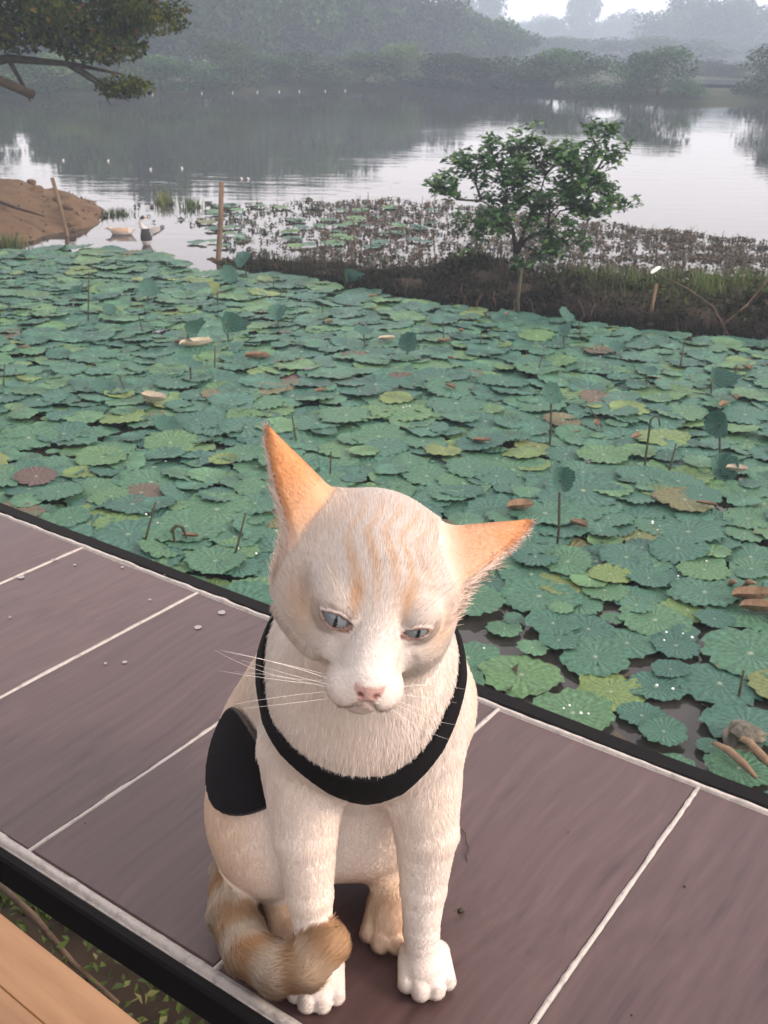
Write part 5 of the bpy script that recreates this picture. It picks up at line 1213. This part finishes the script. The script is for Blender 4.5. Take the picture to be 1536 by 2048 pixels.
# each hair's shading normal: the coat's normal, tilted a little by the hair's own lie
fnn = fn+.16*T_*r.uniform(-.6, 1., NF)[:, None]+.09*r.normal(size=(NF, 3)); fnn /= np.linalg.norm(fnn, axis=1)[:, None]
fur = hair('fur', cl(P_.reshape(-1, 3)).reshape(P_.shape), rad, np.clip(hc, .01, .95), fnn, M_FUR, cat); fur['kind'] = 'stuff'

# whiskers
M_WHISK = material('whisker', color=(.80, .76, .72), rough=.4)
def whisker(a, b, sag, r0=.00014):
    A, B = hw(a), hw(b); t = np.linspace(0, 1, 12)[:, None]; p = A+(B-A)*t+V(0, 0, -1)*(sag*(t*(t-1))*-1)*-1
    rad = r0*(1-.85*t[:, 0]); link('whisker', MB().tube(cl(p), rad, 5).build('whisker', M_WHISK), cat)
r = np.random.default_rng(8)
for sx, L0 in ((-1, .064), (1, .040)):
    for j in range(8 if sx < 0 else 6):
        row = j % 3; a = V(sx*(.0115+.004*(j//3)), .052-.004*(j//3), -.0235-.0035*row)
        d = nrm(V(sx*1., .05+.10*r.normal(), .18-.24*row+.08*r.normal())); whisker(a, a+d*L0*r.uniform(.75, 1.1), .010*r.normal())
for sx in (-1, 1):
    for j in range(2): a = EYE[0 if sx < 0 else 1]+V(-sx*.002+sx*.004*j, .006, .0115); whisker(a, a+V(sx*.012, .012, .026+.006*j), .004)

# a stray dark thread and crumbs on the tile, dried splashes
def dk(x, y): return V(x, y, DECK_Z)
tp_ = np.array([(.066, .702, .0008), (.071, .694, .0014), (.0705, .686, .0008), (.0725, .678, .0016), (.069, .671, .0008), (.070, .664, .0008)])+V(0, 0, DECK_Z)
twig('thread', tp_, .00045, 'thin dark thread lying on the tile beside the cat', 'thread', mat=M_STALK, n=5)
cr_ = np.array([(x_*.004, y_*.004, z_*.003+.002) for x_, y_, z_ in sv/.05])
GC = 'crumbs of dirt on the tiles'
for x, y in [(.062, .611), (.235, .640), (.155, .700), (.17, .52), (-.24, .70)]:
    s_ = r.uniform(.12, .25) if (x, y) != (.062, .611) else .5
    setp(link('crumb', mesh('crumb', cr_, sf, M_STALK), loc=(x, y, DECK_Z-.001*s_), rot=(0, 0, r.uniform(0, 6)), scale=(s_,)*3), 'tiny dark crumb of dirt on a brown tile' if s_ < .4 else 'largest dark crumb of dirt on the tile right of the cat', 'crumb', GC if s_ < .4 else None)
SPOTS = [(-.404, 1.181, .0032), (-.429, 1.133, .004), (-.316, 1.164, .0022), (-.266, 1.083, .002), (-.201, 1.022, .0042), (-.18, 1.056, .0046), (-.187, 1.09, .0024), (-.264, .948, .0026), (-.283, .945, .0018), (-.375, 1.168, .002), (-.411, 1.037, .0016), (-.261, 1.146, .0018)]
a = np.linspace(0, 2*math.pi, 15)[:-1]
sp = mesh('white_spot', np.stack([np.cos(a)*(1+.12*np.sin(3*a)), np.sin(a)*(1+.1*np.cos(2*a)), a*0], 1), [list(range(14))], M_SPOT)
for k_, (x, y, s_) in enumerate(SPOTS):
    setp(link('white_spot', sp, loc=(x, y, DECK_Z+.0006), rot=(0, 0, k_), scale=(s_, s_, 1)), 'dried white splash spot on the far left tiles', 'spot', 'dried white spots on the tiles')

# ------------------------------------------------------------------ morning mist
def _haze(t, b, N, L):
    t.nodes.remove(b); pv = N('ShaderNodeVolumePrincipled'); pv.inputs['Color'].default_value = (.67, .82, .98, 1); pv.inputs['Density'].default_value = HAZE; pv.inputs['Anisotropy'].default_value = .0
    L(pv.outputs[0], t.nodes['Material Output'].inputs['Volume'])
HAZE = .0043
hz = link('haze', MB().box((0, 190, 6.5), (640, 470, 16)).build('haze', material('morning_mist', _haze), False)); setp(hz, 'pale morning mist hanging over the pond', kind='stuff')
